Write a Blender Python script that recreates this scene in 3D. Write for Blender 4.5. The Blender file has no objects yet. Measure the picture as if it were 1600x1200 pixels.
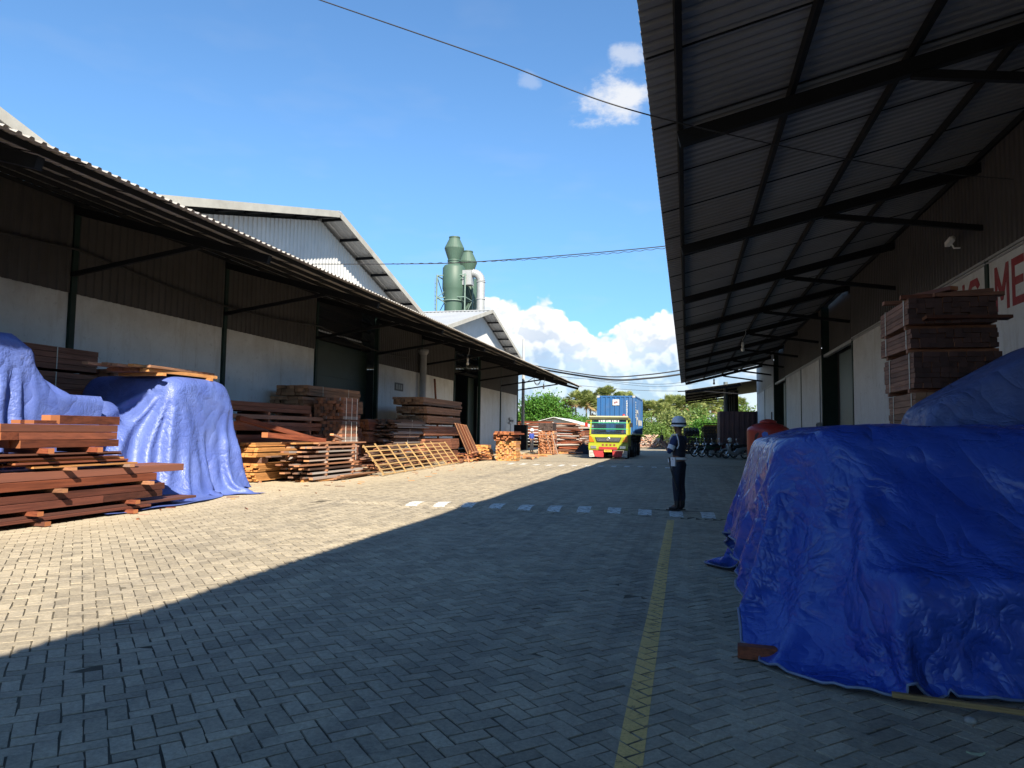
import bpy, math, random
import numpy as np
from mathutils import Vector, Matrix
S = bpy.context.scene
COL = S.collection
R = math.radians
rnd = random.Random(7)

# ------------------------------------------------------------------ helpers
class MB:
    """collects shapes, links them as one mesh object"""
    def __init__(self):
        self.v = []; self.f = []; self.m = []; self.s = []
    def add(self, vs, fs, mi=0, smooth=False):
        b = len(self.v)
        self.v.extend([tuple(p) for p in vs])
        for f in fs:
            self.f.append(tuple(i + b for i in f)); self.m.append(mi); self.s.append(smooth)
    def box(self, x0, x1, y0, y1, z0, z1, mi=0):
        vs = [(x0,y0,z0),(x1,y0,z0),(x1,y1,z0),(x0,y1,z0),(x0,y0,z1),(x1,y0,z1),(x1,y1,z1),(x0,y1,z1)]
        self.add(vs, [(3,2,1,0),(4,5,6,7),(0,1,5,4),(1,2,6,5),(2,3,7,6),(3,0,4,7)], mi)
    def bar(self, a, b, w, h, mi=0, up=(0,0,1)):
        a = Vector(a); b = Vector(b); d = (b-a).normalized(); u = Vector(up)
        s = d.cross(u)
        if s.length < 1e-4: s = d.cross(Vector((1,0,0)))
        s.normalize(); u = s.cross(d).normalized()
        vs = []
        for p in (a, b):
            for i, j in ((-1,-1),(1,-1),(1,1),(-1,1)):
                vs.append(p + s*(i*w/2) + u*(j*h/2))
        self.add(vs, [(0,1,2,3),(7,6,5,4),(0,4,5,1),(1,5,6,2),(2,6,7,3),(3,7,4,0)], mi)
    def tube(self, pts, r, n=8, mi=0, caps=True):
        pts = [Vector(p) for p in pts]; k = len(pts)
        rs = r if isinstance(r, (list, tuple)) else [r]*k
        vs = []; prev = None
        for i, p in enumerate(pts):
            d = (pts[min(i+1,k-1)] - pts[max(i-1,0)]).normalized()
            if prev is None:
                s = d.cross(Vector((0,0,1)))
                if s.length < 1e-3: s = d.cross(Vector((1,0,0)))
            else:
                s = prev - d*prev.dot(d)
            s.normalize(); prev = s; u = s.cross(d)
            for j in range(n):
                a = 2*math.pi*j/n
                vs.append(p + (s*math.cos(a) + u*math.sin(a))*rs[i])
        fs = [(i*n+j, i*n+(j+1)%n, (i+1)*n+(j+1)%n, (i+1)*n+j) for i in range(k-1) for j in range(n)]
        self.add(vs, fs, mi, True)
        if caps:
            self.add(vs[:n], [tuple(range(n))], mi); self.add(vs[-n:], [tuple(range(n-1,-1,-1))], mi)
    def lathe(self, prof, c=(0,0,0), n=24, mi=0, axis='z', smooth=True):
        vs = []
        for r, z in prof:
            for j in range(n):
                a = 2*math.pi*j/n; x, y = r*math.cos(a), r*math.sin(a)
                p = (x,y,z) if axis == 'z' else ((z,x,y) if axis == 'x' else (x,z,y))
                vs.append((p[0]+c[0], p[1]+c[1], p[2]+c[2]))
        fs = [(i*n+j, i*n+(j+1)%n, (i+1)*n+(j+1)%n, (i+1)*n+j) for i in range(len(prof)-1) for j in range(n)]
        self.add(vs, fs, mi, smooth)
    def prism(self, poly, d, o=(0,0,0), ex=(1,0,0), ey=(0,0,1), mi=0):
        """polygon in (ex,ey) pushed by vector d"""
        ex = Vector(ex); ey = Vector(ey); o = Vector(o); d = Vector(d); n = len(poly)
        a = [o + ex*p[0] + ey*p[1] for p in poly]; b = [p + d for p in a]
        self.add(a+b, [tuple(range(n-1,-1,-1)), tuple(range(n,2*n))] + [(i,(i+1)%n,n+(i+1)%n,n+i) for i in range(n)], mi)
    def ellipsoid(self, c, r, n=12, m=8, mi=0, mat=None):
        vs = []
        for i in range(m+1):
            t = math.pi*i/m
            for j in range(n):
                a = 2*math.pi*j/n
                p = Vector((r[0]*math.sin(t)*math.cos(a), r[1]*math.sin(t)*math.sin(a), r[2]*math.cos(t)))
                if mat is not None: p = mat @ p
                vs.append(p + Vector(c))
        fs = [(i*n+j, (i+1)*n+j, (i+1)*n+(j+1)%n, i*n+(j+1)%n) for i in range(m) for j in range(n)]
        self.add(vs, fs, mi, True)
    def corr(self, P0, A, W, L, Ln, N, pitch=.2, d=.03, mi=0, thick=False):
        """corrugated sheet: P0 corner, A across, L along the ribs (Ln number or function of s), N out"""
        P0 = Vector(P0); A = Vector(A); L = Vector(L); N = Vector(N)
        prof = []; s = 0.
        while s < W:
            for q, h in ((0,0),(.38,0),(.5,1),(.78,1),(.9,0)):
                if s+q*pitch < W: prof.append((s+q*pitch, h*d))
            s += pitch
        prof.append((W, 0))
        vs = []
        for s, h in prof:
            ln = Ln(s) if callable(Ln) else Ln
            a = P0 + A*s + N*h
            vs += [a, a + L*ln]
        self.add(vs, [(2*i,2*i+2,2*i+3,2*i+1) for i in range(len(prof)-1)], mi)
    def build(self, name, mats, parent=None, loc=None):
        me = bpy.data.meshes.new(name)
        me.from_pydata(self.v, [], self.f)
        for m in (mats if isinstance(mats, (list, tuple)) else [mats]): me.materials.append(m)
        if any(self.m): me.polygons.foreach_set('material_index', self.m)
        me.polygons.foreach_set('use_smooth', self.s)
        me.update()
        o = bpy.data.objects.new(name, me); COL.objects.link(o)
        if parent: o.parent = parent
        if loc: o.location = loc
        return o

def thing(name, label, cat, loc=(0,0,0), rotz=0, group=None):
    o = bpy.data.objects.new(name, None); COL.objects.link(o)
    o.empty_display_size = .2
    o.location = loc; o.rotation_euler = (0,0,rotz)
    tag(o, label, cat, group); return o
def tag(o, label, cat, group=None):
    o['label'] = label; o['category'] = cat
    if group: o['group'] = group
    return o
def struct(o): o['kind'] = 'structure'; return o
def copy_tree(o, parent=None):
    c = o.copy(); COL.objects.link(c)
    if parent: c.parent = parent
    for ch in list(o.children): copy_tree(ch, c)
    return c
def copies_only(o, parent):
    return copy_tree(o, parent)

# ------------------------------------------------------------------ materials
class NT:
    def __init__(self, m):
        m.use_nodes = True; self.t = m.node_tree; self.n = self.t.nodes; self.l = self.t.links; self.n.clear()
    def new(self, k, **kw):
        x = self.n.new(k)
        for a, b in kw.items():
            if hasattr(x, a): setattr(x, a, b)
        return x
    def put(self, sock, v):
        if isinstance(v, bpy.types.NodeSocket): self.l.new(v, sock)
        else:
            if hasattr(sock.default_value, '__len__') and not hasattr(v, '__len__'): v = [v]*len(sock.default_value)
            if hasattr(v, '__len__') and len(sock.default_value) == 4 and len(v) == 3: v = list(v)+[1]
            sock.default_value = v
    def math(self, op, a, b=0., c=0., clamp=False):
        x = self.new('ShaderNodeMath', operation=op, use_clamp=clamp)
        self.put(x.inputs[0], a); self.put(x.inputs[1], b); self.put(x.inputs[2], c); return x.outputs[0]
    def mix(self, f, a, b, mode='MIX'):
        x = self.new('ShaderNodeMix', data_type='RGBA', blend_type=mode)
        self.put(x.inputs[0], f); self.put(x.inputs[6], a); self.put(x.inputs[7], b); return x.outputs[2]
    def noise(self, vec, scale, detail=4, rough=.55, out=0):
        x = self.new('ShaderNodeTexNoise'); x.inputs['Scale'].default_value = scale
        x.inputs['Detail'].default_value = detail; x.inputs['Roughness'].default_value = rough
        if vec is not None: self.l.new(vec, x.inputs['Vector'])
        return x.outputs[out]
    def ramp(self, f, stops):
        x = self.new('ShaderNodeValToRGB'); e = x.color_ramp.elements
        while len(e) < len(stops): e.new(.5)
        for q, (p, c) in zip(e, stops):
            q.position = p; q.color = list(c)+[1] if hasattr(c, '__len__') else (c,c,c,1)
        self.l.new(f, x.inputs[0]); return x.outputs[0]
    def mapr(self, f, a, b, c, d, smooth=False):
        x = self.new('ShaderNodeMapRange', clamp=True)
        if smooth: x.interpolation_type = 'SMOOTHSTEP'
        for i, v in enumerate((f,a,b,c,d)): self.put(x.inputs[i], v)
        return x.outputs[0]
    def vmul(self, vec, s):
        x = self.new('ShaderNodeVectorMath', operation='MULTIPLY'); self.l.new(vec, x.inputs[0]); x.inputs[1].default_value = s
        return x.outputs[0]
    def coord(self, k='Object'): return self.new('ShaderNodeTexCoord').outputs[k]
    def bump(self, h, strength=.3, dist=.02, normal=None):
        x = self.new('ShaderNodeBump'); x.inputs['Strength'].default_value = strength; x.inputs['Distance'].default_value = dist
        self.l.new(h, x.inputs['Height'])
        if normal: self.l.new(normal, x.inputs['Normal'])
        return x.outputs[0]
    def bsdf(self, color, rough=.6, metal=0., normal=None, spec=.5, **kw):
        x = self.new('ShaderNodeBsdfPrincipled')
        self.put(x.inputs['Base Color'], color); self.put(x.inputs['Roughness'], rough); self.put(x.inputs['Metallic'], metal)
        self.put(x.inputs['Specular IOR Level'], spec)
        if normal: self.l.new(normal, x.inputs['Normal'])
        for k, v in kw.items(): self.put(x.inputs[k.replace('_',' ')], v)
        return x.outputs[0]
    def out(self, sh):
        o = self.new('ShaderNodeOutputMaterial'); self.l.new(sh, o.inputs[0])

_m = {}
def plain(name, color, rough=.6, metal=0., var=.25, scale=3., bump=.0, bscale=40., dirt=None, dirtamt=.0, rand=0., spec=.5, coord='Object'):
    """one colour with procedural wear, blotches and fine bump"""
    if name in _m: return _m[name]
    m = bpy.data.materials.new(name); t = NT(m); c = t.coord(coord)
    n = t.noise(c, scale, 6, .65)
    k = t.mapr(n, .25, .75, 1-var, 1+var)
    if rand:
        oi = t.new('ShaderNodeObjectInfo').outputs['Random']
        k = t.math('MULTIPLY', k, t.mapr(oi, 0, 1, 1-rand, 1+rand))
    col = t.mix(1., color, t_comb(t, k), 'MULTIPLY')
    if dirt is not None:
        n2 = t.noise(c, scale*.37, 8, .7)
        col = t.mix(t.mapr(n2, .5, .72, 0, dirtamt), col, dirt)
    nm = t.bump(t.noise(c, bscale, 4), bump, .01) if bump else None
    t.out(t.bsdf(col, rough, metal, nm, spec)); _m[name] = m; return m
def t_comb(t, k):
    x = t.new('ShaderNodeCombineColor'); [t.l.new(k, x.inputs[i]) for i in range(3)]; return x.outputs[0]

def wood(name, base, alt, end, rand=.35, grey=None):
    """sawn timber: grain stretched along local y, end grain, board to board variation"""
    if name in _m: return _m[name]
    m = bpy.data.materials.new(name); t = NT(m); c = t.coord('Object')
    oi = t.new('ShaderNodeObjectInfo'); rn = oi.outputs['Random']; loc = oi.outputs['Location']
    off = t.new('ShaderNodeVectorMath', operation='ADD'); t.l.new(c, off.inputs[0]); t.l.new(t.vmul(loc, (3.7,1.9,5.3)), off.inputs[1])
    g = t.noise(t.vmul(off.outputs[0], (3.,1.6,3.)), 3., 7, .7)
    g2 = t.noise(t.vmul(off.outputs[0], (1.6,3.2,1.6)), 1.5, 5, .65)
    col = t.mix(t.mapr(g, .3, .7, 0, 1), base, alt)
    col = t.mix(t.mapr(g2, .42, .68, 0, .75), col, [q*.45 for q in base])
    if grey is not None:
        col = t.mix(t.mapr(t.math('FRACT', t.math('MULTIPLY', rn, 7.31)), .55, .9, 0, .8), col, grey)
    k = t.mapr(rn, 0, 1, 1-rand, 1+rand)
    col = t.mix(1., col, t_comb(t, k), 'MULTIPLY')
    geo = t.new('ShaderNodeNewGeometry')
    vt = t.new('ShaderNodeVectorTransform', vector_type='NORMAL', convert_from='WORLD', convert_to='OBJECT'); t.l.new(geo.outputs['True Normal'], vt.inputs[0])
    sx = t.new('ShaderNodeSeparateXYZ'); t.l.new(vt.outputs[0], sx.inputs[0])
    isend = t.math('GREATER_THAN', t.math('ABSOLUTE', sx.outputs[1]), .85)
    col = t.mix(isend, col, t.mix(1., end, t_comb(t, t.mapr(rn, 0, 1, .7, 1.25)), 'MULTIPLY'))
    nm = t.bump(g, .35, .006)
    t.out(t.bsdf(col, .72, 0, nm, .3)); _m[name] = m; return m

W_RED   = wood('red_sawn_timber', (.120,.030,.016), (.215,.064,.028), (.30,.11,.045), .45, (.12,.055,.04))
W_REDDARK = wood('dark_red_weathered_timber', (.07,.022,.016), (.125,.040,.024), (.20,.08,.04), .4, (.10,.06,.05))
W_ORANGE= wood('orange_sawn_timber', (.38,.17,.055), (.48,.24,.09), (.52,.23,.075), .3)
W_BROWN = wood('brown_sawn_timber', (.17,.068,.040), (.26,.11,.065), (.30,.13,.07), .35)
W_DARK  = wood('weathered_dark_timber', (.085,.05,.04), (.15,.085,.06), (.18,.10,.07), .4, (.30,.27,.25))
W_TANDARK = wood('tan_timber_with_waxed_ends', (.21,.095,.055), (.31,.155,.09), (.07,.034,.028), .3)
W_TAN   = wood('tan_planed_timber', (.25,.125,.07), (.34,.18,.10), (.34,.18,.10), .25)
W_PALE  = wood('pale_batten_timber', (.36,.22,.09), (.44,.29,.13), (.42,.26,.11), .18)
W_PINK  = wood('pinkish_offcut_timber', (.30,.13,.07), (.40,.20,.11), (.42,.20,.10), .4, (.26,.23,.21))
W_BLACK = wood('blackened_timber', (.03,.022,.02), (.05,.036,.032), (.06,.04,.035), .3)

M_STEEL = plain('dark_painted_steel', (.010,.011,.014), .6, 0, .3, spec=.15)
M_GREENSTEEL = plain('dark_green_steel', (.012,.03,.026), .55, 0, .3, spec=.25)
M_SHEETUNDER = plain('dull_grey_sheet', (.215,.225,.25), .5, 0, .2, .6, 0, 40, (.17,.145,.125), .5)
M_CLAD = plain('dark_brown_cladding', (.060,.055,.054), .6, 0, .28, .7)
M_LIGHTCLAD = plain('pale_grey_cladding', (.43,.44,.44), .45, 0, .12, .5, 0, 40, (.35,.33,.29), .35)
M_ROOFTOP = plain('zinc_roof_sheet', (.30,.315,.33), .4, 0, .12, .4, 0, 40, (.3,.27,.24), .4)
M_FASCIA = plain('dirty_cream_trim', (.36,.35,.31), .6, 0, .2, 1.2, 0, 40, (.25,.21,.16), .5)
M_CONC = plain('grey_concrete', (.30,.29,.27), .85, 0, .25, 2, .3, 60)
M_BLACKIN = plain('interior_shade_black', (.02,.02,.022), .8)  # near-black colour standing in for the shade inside the buildings
M_DOOR = plain('dark_green_door', (.028,.045,.035), .5, 0, .25, 1.)
M_WHITEPAINT = plain('white_plastic', (.75,.75,.73), .5, 0, .08)
M_GREY = plain('grey_pipe', (.32,.33,.34), .5, 0, .15)
M_RUBBER = plain('black_rubber', (.015,.015,.016), .75)
M_CABLE = plain('black_cable', (.02,.02,.022), .6)

def masonry(name, base, stain):
    m = bpy.data.materials.new(name); t = NT(m); c = t.coord('Object')
    sp = t.new('ShaderNodeSeparateXYZ'); t.l.new(c, sp.inputs[0])
    n = t.noise(c, .8, 9, .72); n2 = t.noise(t.vmul(c, (2.,2.,.25)), 1.4, 6, .7); n3 = t.noise(c, 7., 5, .6)
    col = t.mix(t.mapr(n, .35, .7, 0, 1), base, [q*.86 for q in base])
    col = t.mix(t.mapr(n2, .53, .78, 0, .6), col, stain)                         # streaks
    top = t.math('ADD', t.mapr(sp.outputs[2], 3.6, 5.1, 0, .55), t.mapr(sp.outputs[2], 0, 1.2, .5, 0))
    col = t.mix(t.math('MULTIPLY', top, t.mapr(n, .3, .65, .2, 1)), col, stain)
    col = t.mix(t.mapr(n3, .58, .72, 0, .6), col, [q*.6 for q in base])
    t.out(t.bsdf(col, .85, 0, t.bump(n3, .35, .012), .2)); return m
M_WALL = masonry('whitewashed_masonry', (.70,.735,.75), (.34,.31,.26))

def tarp_mat(name, base, faded, rough=.33, dirt=(.25,.22,.25), BUMP=.72, FINE=1.0):
    m = bpy.data.materials.new(name); t = NT(m); c = t.coord('Object')
    n = t.noise(c, 1.3, 6, .6); n2 = t.noise(c, 3.5, 8, .7)
    col = t.mix(t.mapr(n, .35, .68, 0, 1), base, faded)
    col = t.mix(t.mapr(n2, .6, .8, 0, .35), col, dirt)
    # crumpled plastic: sharp creases between smooth facets, three sizes and two pull directions
    w = t.new('ShaderNodeVectorMath', operation='MULTIPLY_ADD'); t.l.new(t.noise(c, 1.6, 2, .5, 1), w.inputs[0]); w.inputs[1].default_value = (.35,.35,.35); t.l.new(c, w.inputs[2]); w = w.outputs[0]
    def rot(v, e):
        q = t.new('ShaderNodeMapping'); t.l.new(v, q.inputs[0]); q.inputs['Rotation'].default_value = e; return q.outputs[0]
    def crease(v, sc): return t.math('POWER', t.math('ABSOLUTE', t.math('MULTIPLY', t.math('SUBTRACT', t.noise(v, sc, 1, .4), .5), 3.)), .75)
    r1 = crease(t.vmul(rot(w,(.6,.5,0)), (1,1,.45)), 2.6); r2 = crease(t.vmul(rot(w,(-.5,.9,.4)), (1,1,.6)), 6.5); r3 = crease(w, 17.)
    patchy = t.mapr(t.noise(c, .9, 3, .5), .4, .62, .25, 1)
    h = t.math('ADD', t.math('MULTIPLY', r1, .55), t.math('MULTIPLY', t.math('ADD', t.math('MULTIPLY', r2, .40), t.math('MULTIPLY', r3, .13*FINE)), patchy))
    nm = t.bump(h, BUMP, .10)
    d = t.bsdf(col, t.mapr(n2, .3, .7, rough-.07, rough+.12), 0, nm, .5)
    tr = t.new('ShaderNodeBsdfTranslucent'); t.put(tr.inputs[0], col); t.l.new(nm, tr.inputs[1])
    mx = t.new('ShaderNodeMixShader'); mx.inputs[0].default_value = .12; t.l.new(d, mx.inputs[1]); t.l.new(tr.outputs[0], mx.inputs[2])
    t.out(mx.outputs[0]); return m
M_TARP_R = tarp_mat('blue_tarpaulin', (.020,.058,.37), (.045,.105,.47), .27, (.10,.13,.30))
M_TARP_L = tarp_mat('sun_faded_blue_tarpaulin', (.070,.110,.36), (.11,.16,.42), .44, (.24,.26,.38), .34, 1.7)
M_TARP_D = tarp_mat('dull_blue_tarpaulin', (.07,.11,.30), (.10,.14,.33), .5, (.14,.16,.26))
M_HEM = plain('pale_tarp_hem', (.16,.20,.32), .6)

# ------------------------------------------------------------------ camera, sun, sky
def setup():
    cam = bpy.data.cameras.new('camera'); co = bpy.data.objects.new('camera', cam); COL.objects.link(co)
    cam.sensor_fit = 'HORIZONTAL'; cam.sensor_width = 36; cam.lens = 36*1110/1600; cam.clip_start = .1; cam.clip_end = 4000
    y, p, r = R(13.85), R(3.85), R(.8)
    fwd = Vector((-math.sin(y)*math.cos(p), math.cos(y)*math.cos(p), math.sin(p)))
    right = Vector((math.cos(y), math.sin(y), 0)); up = right.cross(fwd)
    Rr = right*math.cos(r) + up*math.sin(r); U = -right*math.sin(r) + up*math.cos(r)
    co.matrix_world = Matrix(((Rr.x,U.x,-fwd.x,0),(Rr.y,U.y,-fwd.y,0),(Rr.z,U.z,-fwd.z,1.55),(0,0,0,1)))
    S.camera = co
    sd = Vector((-.70,1.14,-1)).normalized()
    L = bpy.data.lights.new('sun', 'SUN'); L.energy = SUN; L.angle = R(.53); L.color = (1,.90,.74)
    so = bpy.data.objects.new('sun', L); COL.objects.link(so); so.rotation_euler = sd.to_track_quat('-Z','Y').to_euler()
    so.location = (20,-20,30)
    S.view_settings.view_transform = 'Standard'; S.view_settings.look = 'None'
    S.view_settings.gamma = 1; S.view_settings.exposure = EXPO; S.view_settings.use_curve_mapping = False
    w = bpy.data.worlds.new('World'); S.world = w; w.use_nodes = True
    w.cycles.sampling_method = 'MANUAL'; w.cycles.sample_map_resolution = 256
    class _W: pass
    t = NT(w)
    sky = t.new('ShaderNodeTexSky'); sky.sky_type = 'NISHITA'; sky.sun_disc = False
    sky.sun_elevation = math.asin(-sd.z); sky.sun_rotation = math.atan2(-sd.x, -sd.y)
    sky.altitude = 0; sky.air_density = 1.25; sky.dust_density = .3; sky.ozone_density = 3.
    d = t.coord('Generated')
    sp = t.new('ShaderNodeSeparateXYZ'); t.l.new(d, sp.inputs[0]); X, Y, Z = sp.outputs
    az = t.math('ARCTAN2', X, Y)
    el = t.math('ARCSINE', Z)
    # cumulus bank: dome along azimuth whose top is broken up by puffs
    cv = t.new('ShaderNodeCombineXYZ'); t.l.new(az, cv.inputs[0]); t.l.new(el, cv.inputs[1]); cv = cv.outputs[0]
    cv1 = t.vmul(cv, (1.,1.15,1.))
    def puffs(vec, dz):
        a = t.new('ShaderNodeVectorMath', operation='ADD'); t.l.new(vec, a.inputs[0]); a.inputs[1].default_value = dz
        wv = t.noise(a.outputs[0], 26., 2, .5, 1)
        b = t.new('ShaderNodeVectorMath', operation='MULTIPLY_ADD'); t.l.new(wv, b.inputs[0]); b.inputs[1].default_value = (.022,.022,0); t.l.new(a.outputs[0], b.inputs[2])
        tot = None
        for sc, amp in ((19.,1.),(47.,.42),(120.,.2)):
            v = t.new('ShaderNodeTexVoronoi', feature='F1', voronoi_dimensions='2D'); v.inputs['Scale'].default_value = sc
            t.l.new(b.outputs[0], v.inputs['Vector'])
            q = t.math('MULTIPLY', t.math('SUBTRACT', .62, v.outputs['Distance']), amp)
            tot = q if tot is None else t.math('ADD', tot, q)
        return tot
    p0 = puffs(cv1, (0,0,0)); p1 = puffs(cv1, (.006,.012,0))
    prof = t.math('SUBTRACT', t.ramp(t.mapr(az, -.36, .10, 0, 1), [(0,.155),(.09,.186),(.27,.198),(.36,.196),(.50,.150),(.56,.146),(.63,.172),(.72,.186),(.80,.180),(1,.16)]), .006)
    top = t.math('ADD', prof, t.math('MULTIPLY', t.math('SUBTRACT', p0, .42), .030))
    dens = t.mapr(t.math('SUBTRACT', top, el), -.0012, .0075, 0, 1, True)
    # base of the bank melts into bluish grey haze
    base_n = t.noise(t.vmul(cv, (1.,2.6,1.)), 15., 3, .6)
    lowf = t.mapr(t.math('ADD', el, t.math('MULTIPLY', t.math('SUBTRACT', base_n, .5), .09)), .075, .135, 0, 1, True)
    dens = t.math('MULTIPLY', dens, t.mapr(lowf, 0, 1, .74, 1.))
    azm = t.math('MULTIPLY', t.mapr(az, -.55, -.36, 0, 1, True), t.mapr(az, .25, .6, 1, 0, True))
    dens = t.math('MULTIPLY', dens, azm)
    # small wisps higher up
    def wisp(a0, e0, ra, re, dn):
        q = t.math('ADD', t.math('POWER', t.math('ABSOLUTE', t.math('DIVIDE', t.math('SUBTRACT', az, a0), ra)), 2.), t.math('POWER', t.math('ABSOLUTE', t.math('DIVIDE', t.math('SUBTRACT', el, e0), re)), 2.))
        n = t.noise(t.vmul(cv, (1.,1.7,1.)), 16., 5, .62)
        return t.math('MULTIPLY', t.mapr(t.math('SUBTRACT', t.math('MULTIPLY', t.math('SUBTRACT', n, .38), 3.4), q), -.35, .75, 0, 1, True), dn)
    ws = wisp(-.095,.445,.085,.040,.85)
    ws = t.math('MAXIMUM', ws, wisp(-.082,.498,.035,.018,.5))
    ws = t.math('MAXIMUM', ws, wisp(-.222,.470,.022,.014,.22))
    lit = t.mapr(t.math('SUBTRACT', p0, p1), -.16, .14, 0, 1)
    hgt = t.mapr(t.math('SUBTRACT', top, el), 0., .085, 1, 0)
    shade = t.math('ADD', t.math('MULTIPLY', lit, .45), t.math('MULTIPLY', hgt, .55))
    ccol = t.mix(shade, (.50,.62,.80), (1.28,1.25,1.18))
    ccol = t.mix(1., ccol, CLOUD, 'MULTIPLY')
    skyc = t.mix(1., sky.outputs[0], SKYTINT, 'MULTIPLY')
    skyc = t.mix(t.mapr(el, .0, .42, 1, 0, True), skyc, t.mix(1., skyc, (.62,.74,.88), 'MULTIPLY'))
    veil = t.math('MULTIPLY', t.mapr(t.noise(t.vmul(cv,(1.,3.,1.)), 5., 3, .6), .52, .85, 0, .22), t.mapr(el, .15, .5, 1, .3))
    skyc = t.mix(veil, skyc, [q*.75 for q in CLOUD])
    c1 = t.mix(dens, skyc, ccol)
    c1 = t.mix(ws, c1, [q*.92 for q in CLOUD])
    bg = t.new('ShaderNodeBackground'); t.l.new(c1, bg.inputs[0]); bg.inputs[1].default_value = SKYSTR
    o = t.new('ShaderNodeOutputWorld'); t.l.new(bg.outputs[0], o.inputs[0])
SUN = 4.2; EXPO = 1.57; SKYSTR = .070
CLOUD = (5.2,5.2,5.2); SKYTINT = (.575,.80,.985)
setup()
# ------------------------------------------------------------------ ground
def ground_mats():
    m = bpy.data.materials.new('interlocking_paver_concrete'); t = NT(m); c = t.coord('Object')
    geo = t.new('ShaderNodeNewGeometry'); isl = geo.outputs['Random Per Island']
    n = t.noise(c, .35, 6, .6); n2 = t.noise(c, 3., 7, .7); n3 = t.noise(c, 38., 5, .8)
    col = t.mix(t.mapr(n, .3, .7, 0, 1), (.285,.248,.188), (.385,.33,.238))
    col = t.mix(t.mapr(n2, .48, .72, 0, .7), col, (.185,.165,.135))
    tk = t.noise(t.vmul(c, (1.5,.06,1.)), 1., 4, .6); col = t.mix(t.mapr(tk, .52, .68, 0, .4), col, (.13,.12,.105))
    st = t.noise(c, 1.1, 8, .75); col = t.mix(t.mapr(st, .60, .72, 0, .75), col, (.10,.092,.08)); col = t.mix(t.mapr(st, .40, .26, 0, .6), col, (.40,.35,.26))
    col = t.mix(1., col, t_comb(t, t.mapr(isl, 0, 1, .80, 1.16)), 'MULTIPLY')
    col = t.mix(1., col, t_comb(t, t.mapr(n3, .25, .75, .62, 1.36)), 'MULTIPLY')
    sx = t.new('ShaderNodeSeparateXYZ'); t.l.new(c, sx.inputs[0])
    dust = t.math('MULTIPLY', t.mapr(t.math('ADD', sx.outputs[0], t.math('MULTIPLY', n, 2.)), -9.6, -6.5, 1, 0, True), t.mapr(n2, .3, .6, .35, .9))
    col = t.mix(dust, col, (.44,.37,.26))
    t.out(t.bsdf(col, .82, 0, t.bump(n3, .6, .006), .3))
    b = bpy.data.materials.new('sandy_joint_fill'); t = NT(b); c = t.coord('Object')
    n = t.noise(c, .5, 6, .6); n2 = t.noise(c, 30, 4)
    col = t.mix(t.mapr(n, .35, .7, 0, 1), (.05,.045,.037), (.15,.13,.095))
    sx = t.new('ShaderNodeSeparateXYZ'); t.l.new(c, sx.inputs[0])
    dust = t.math('MULTIPLY', t.mapr(t.math('ADD', sx.outputs[0], t.math('MULTIPLY', n, 2.)), -9.6, -6.5, 1, 0, True), t.mapr(n2, .3, .6, .35, .9))
    col = t.mix(dust, col, (.44,.37,.26))
    t.out(t.bsdf(col, .95, 0, t.bump(n2, .5, .01), .1))
    f = bpy.data.materials.new('far_paving'); t = NT(f); c = t.coord('Object')
    n = t.noise(c, .35, 6, .6); n2 = t.noise(t.vmul(c,(1.,3.,1.)), 2.2, 7, .7); n3 = t.noise(c, 9., 5, .7)
    col = t.mix(t.mapr(n, .3, .7, 0, 1), (.258,.226,.172), (.355,.305,.22))
    col = t.mix(t.mapr(n2, .45, .75, 0, .5), col, (.19,.17,.135))
    col = t.mix(1., col, t_comb(t, t.mapr(n3, .3, .7, .8, 1.15)), 'MULTIPLY')
    sx = t.new('ShaderNodeSeparateXYZ'); t.l.new(c, sx.inputs[0])
    dust = t.math('MULTIPLY', t.mapr(t.math('ADD', sx.outputs[0], t.math('MULTIPLY', n, 2.)), -9.6, -6.5, 1, 0, True), t.mapr(n2, .3, .6, .35, .9))
    col = t.mix(dust, col, (.44,.37,.26))
    t.out(t.bsdf(col, .85, 0, t.bump(n3, .4, .02), .25))
    e = bpy.data.materials.new('dry_bare_earth'); t = NT(e); c = t.coord('Object')
    n = t.noise(c, .12, 7, .6); n2 = t.noise(c, 2.5, 6, .7)
    col = t.mix(t.mapr(n, .35, .65, 0, 1), (.26,.20,.145), (.20,.19,.10))
    col = t.mix(1., col, t_comb(t, t.mapr(n2, .25, .75, .7, 1.3)), 'MULTIPLY')
    t.out(t.bsdf(col, .95, 0, t.bump(n2, .6, .05), .1))
    return m, b, f, e
M_PAVER, M_JOINT, M_FARPAVE, M_EARTH = ground_mats()

def hump(y, x):
    """raised speed bump across the yard"""
    y = np.asarray(y, float); x = np.asarray(x, float)
    d = np.clip(1 - ((y - 14.2 - .018*x)/.52)**2, 0, None)
    return .065*d*np.clip((x+7.6)/.6, 0, 1)*np.clip((2.6-x)/.6, 0, 1) + wobble(x, y)
def wobble(x, y):
    return .012*np.sin(x*.9+.6)*np.sin(y*.7) + .008*np.sin(x*2.3+y*1.7) + .01*np.sin(x*.4-y*1.1)

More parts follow.
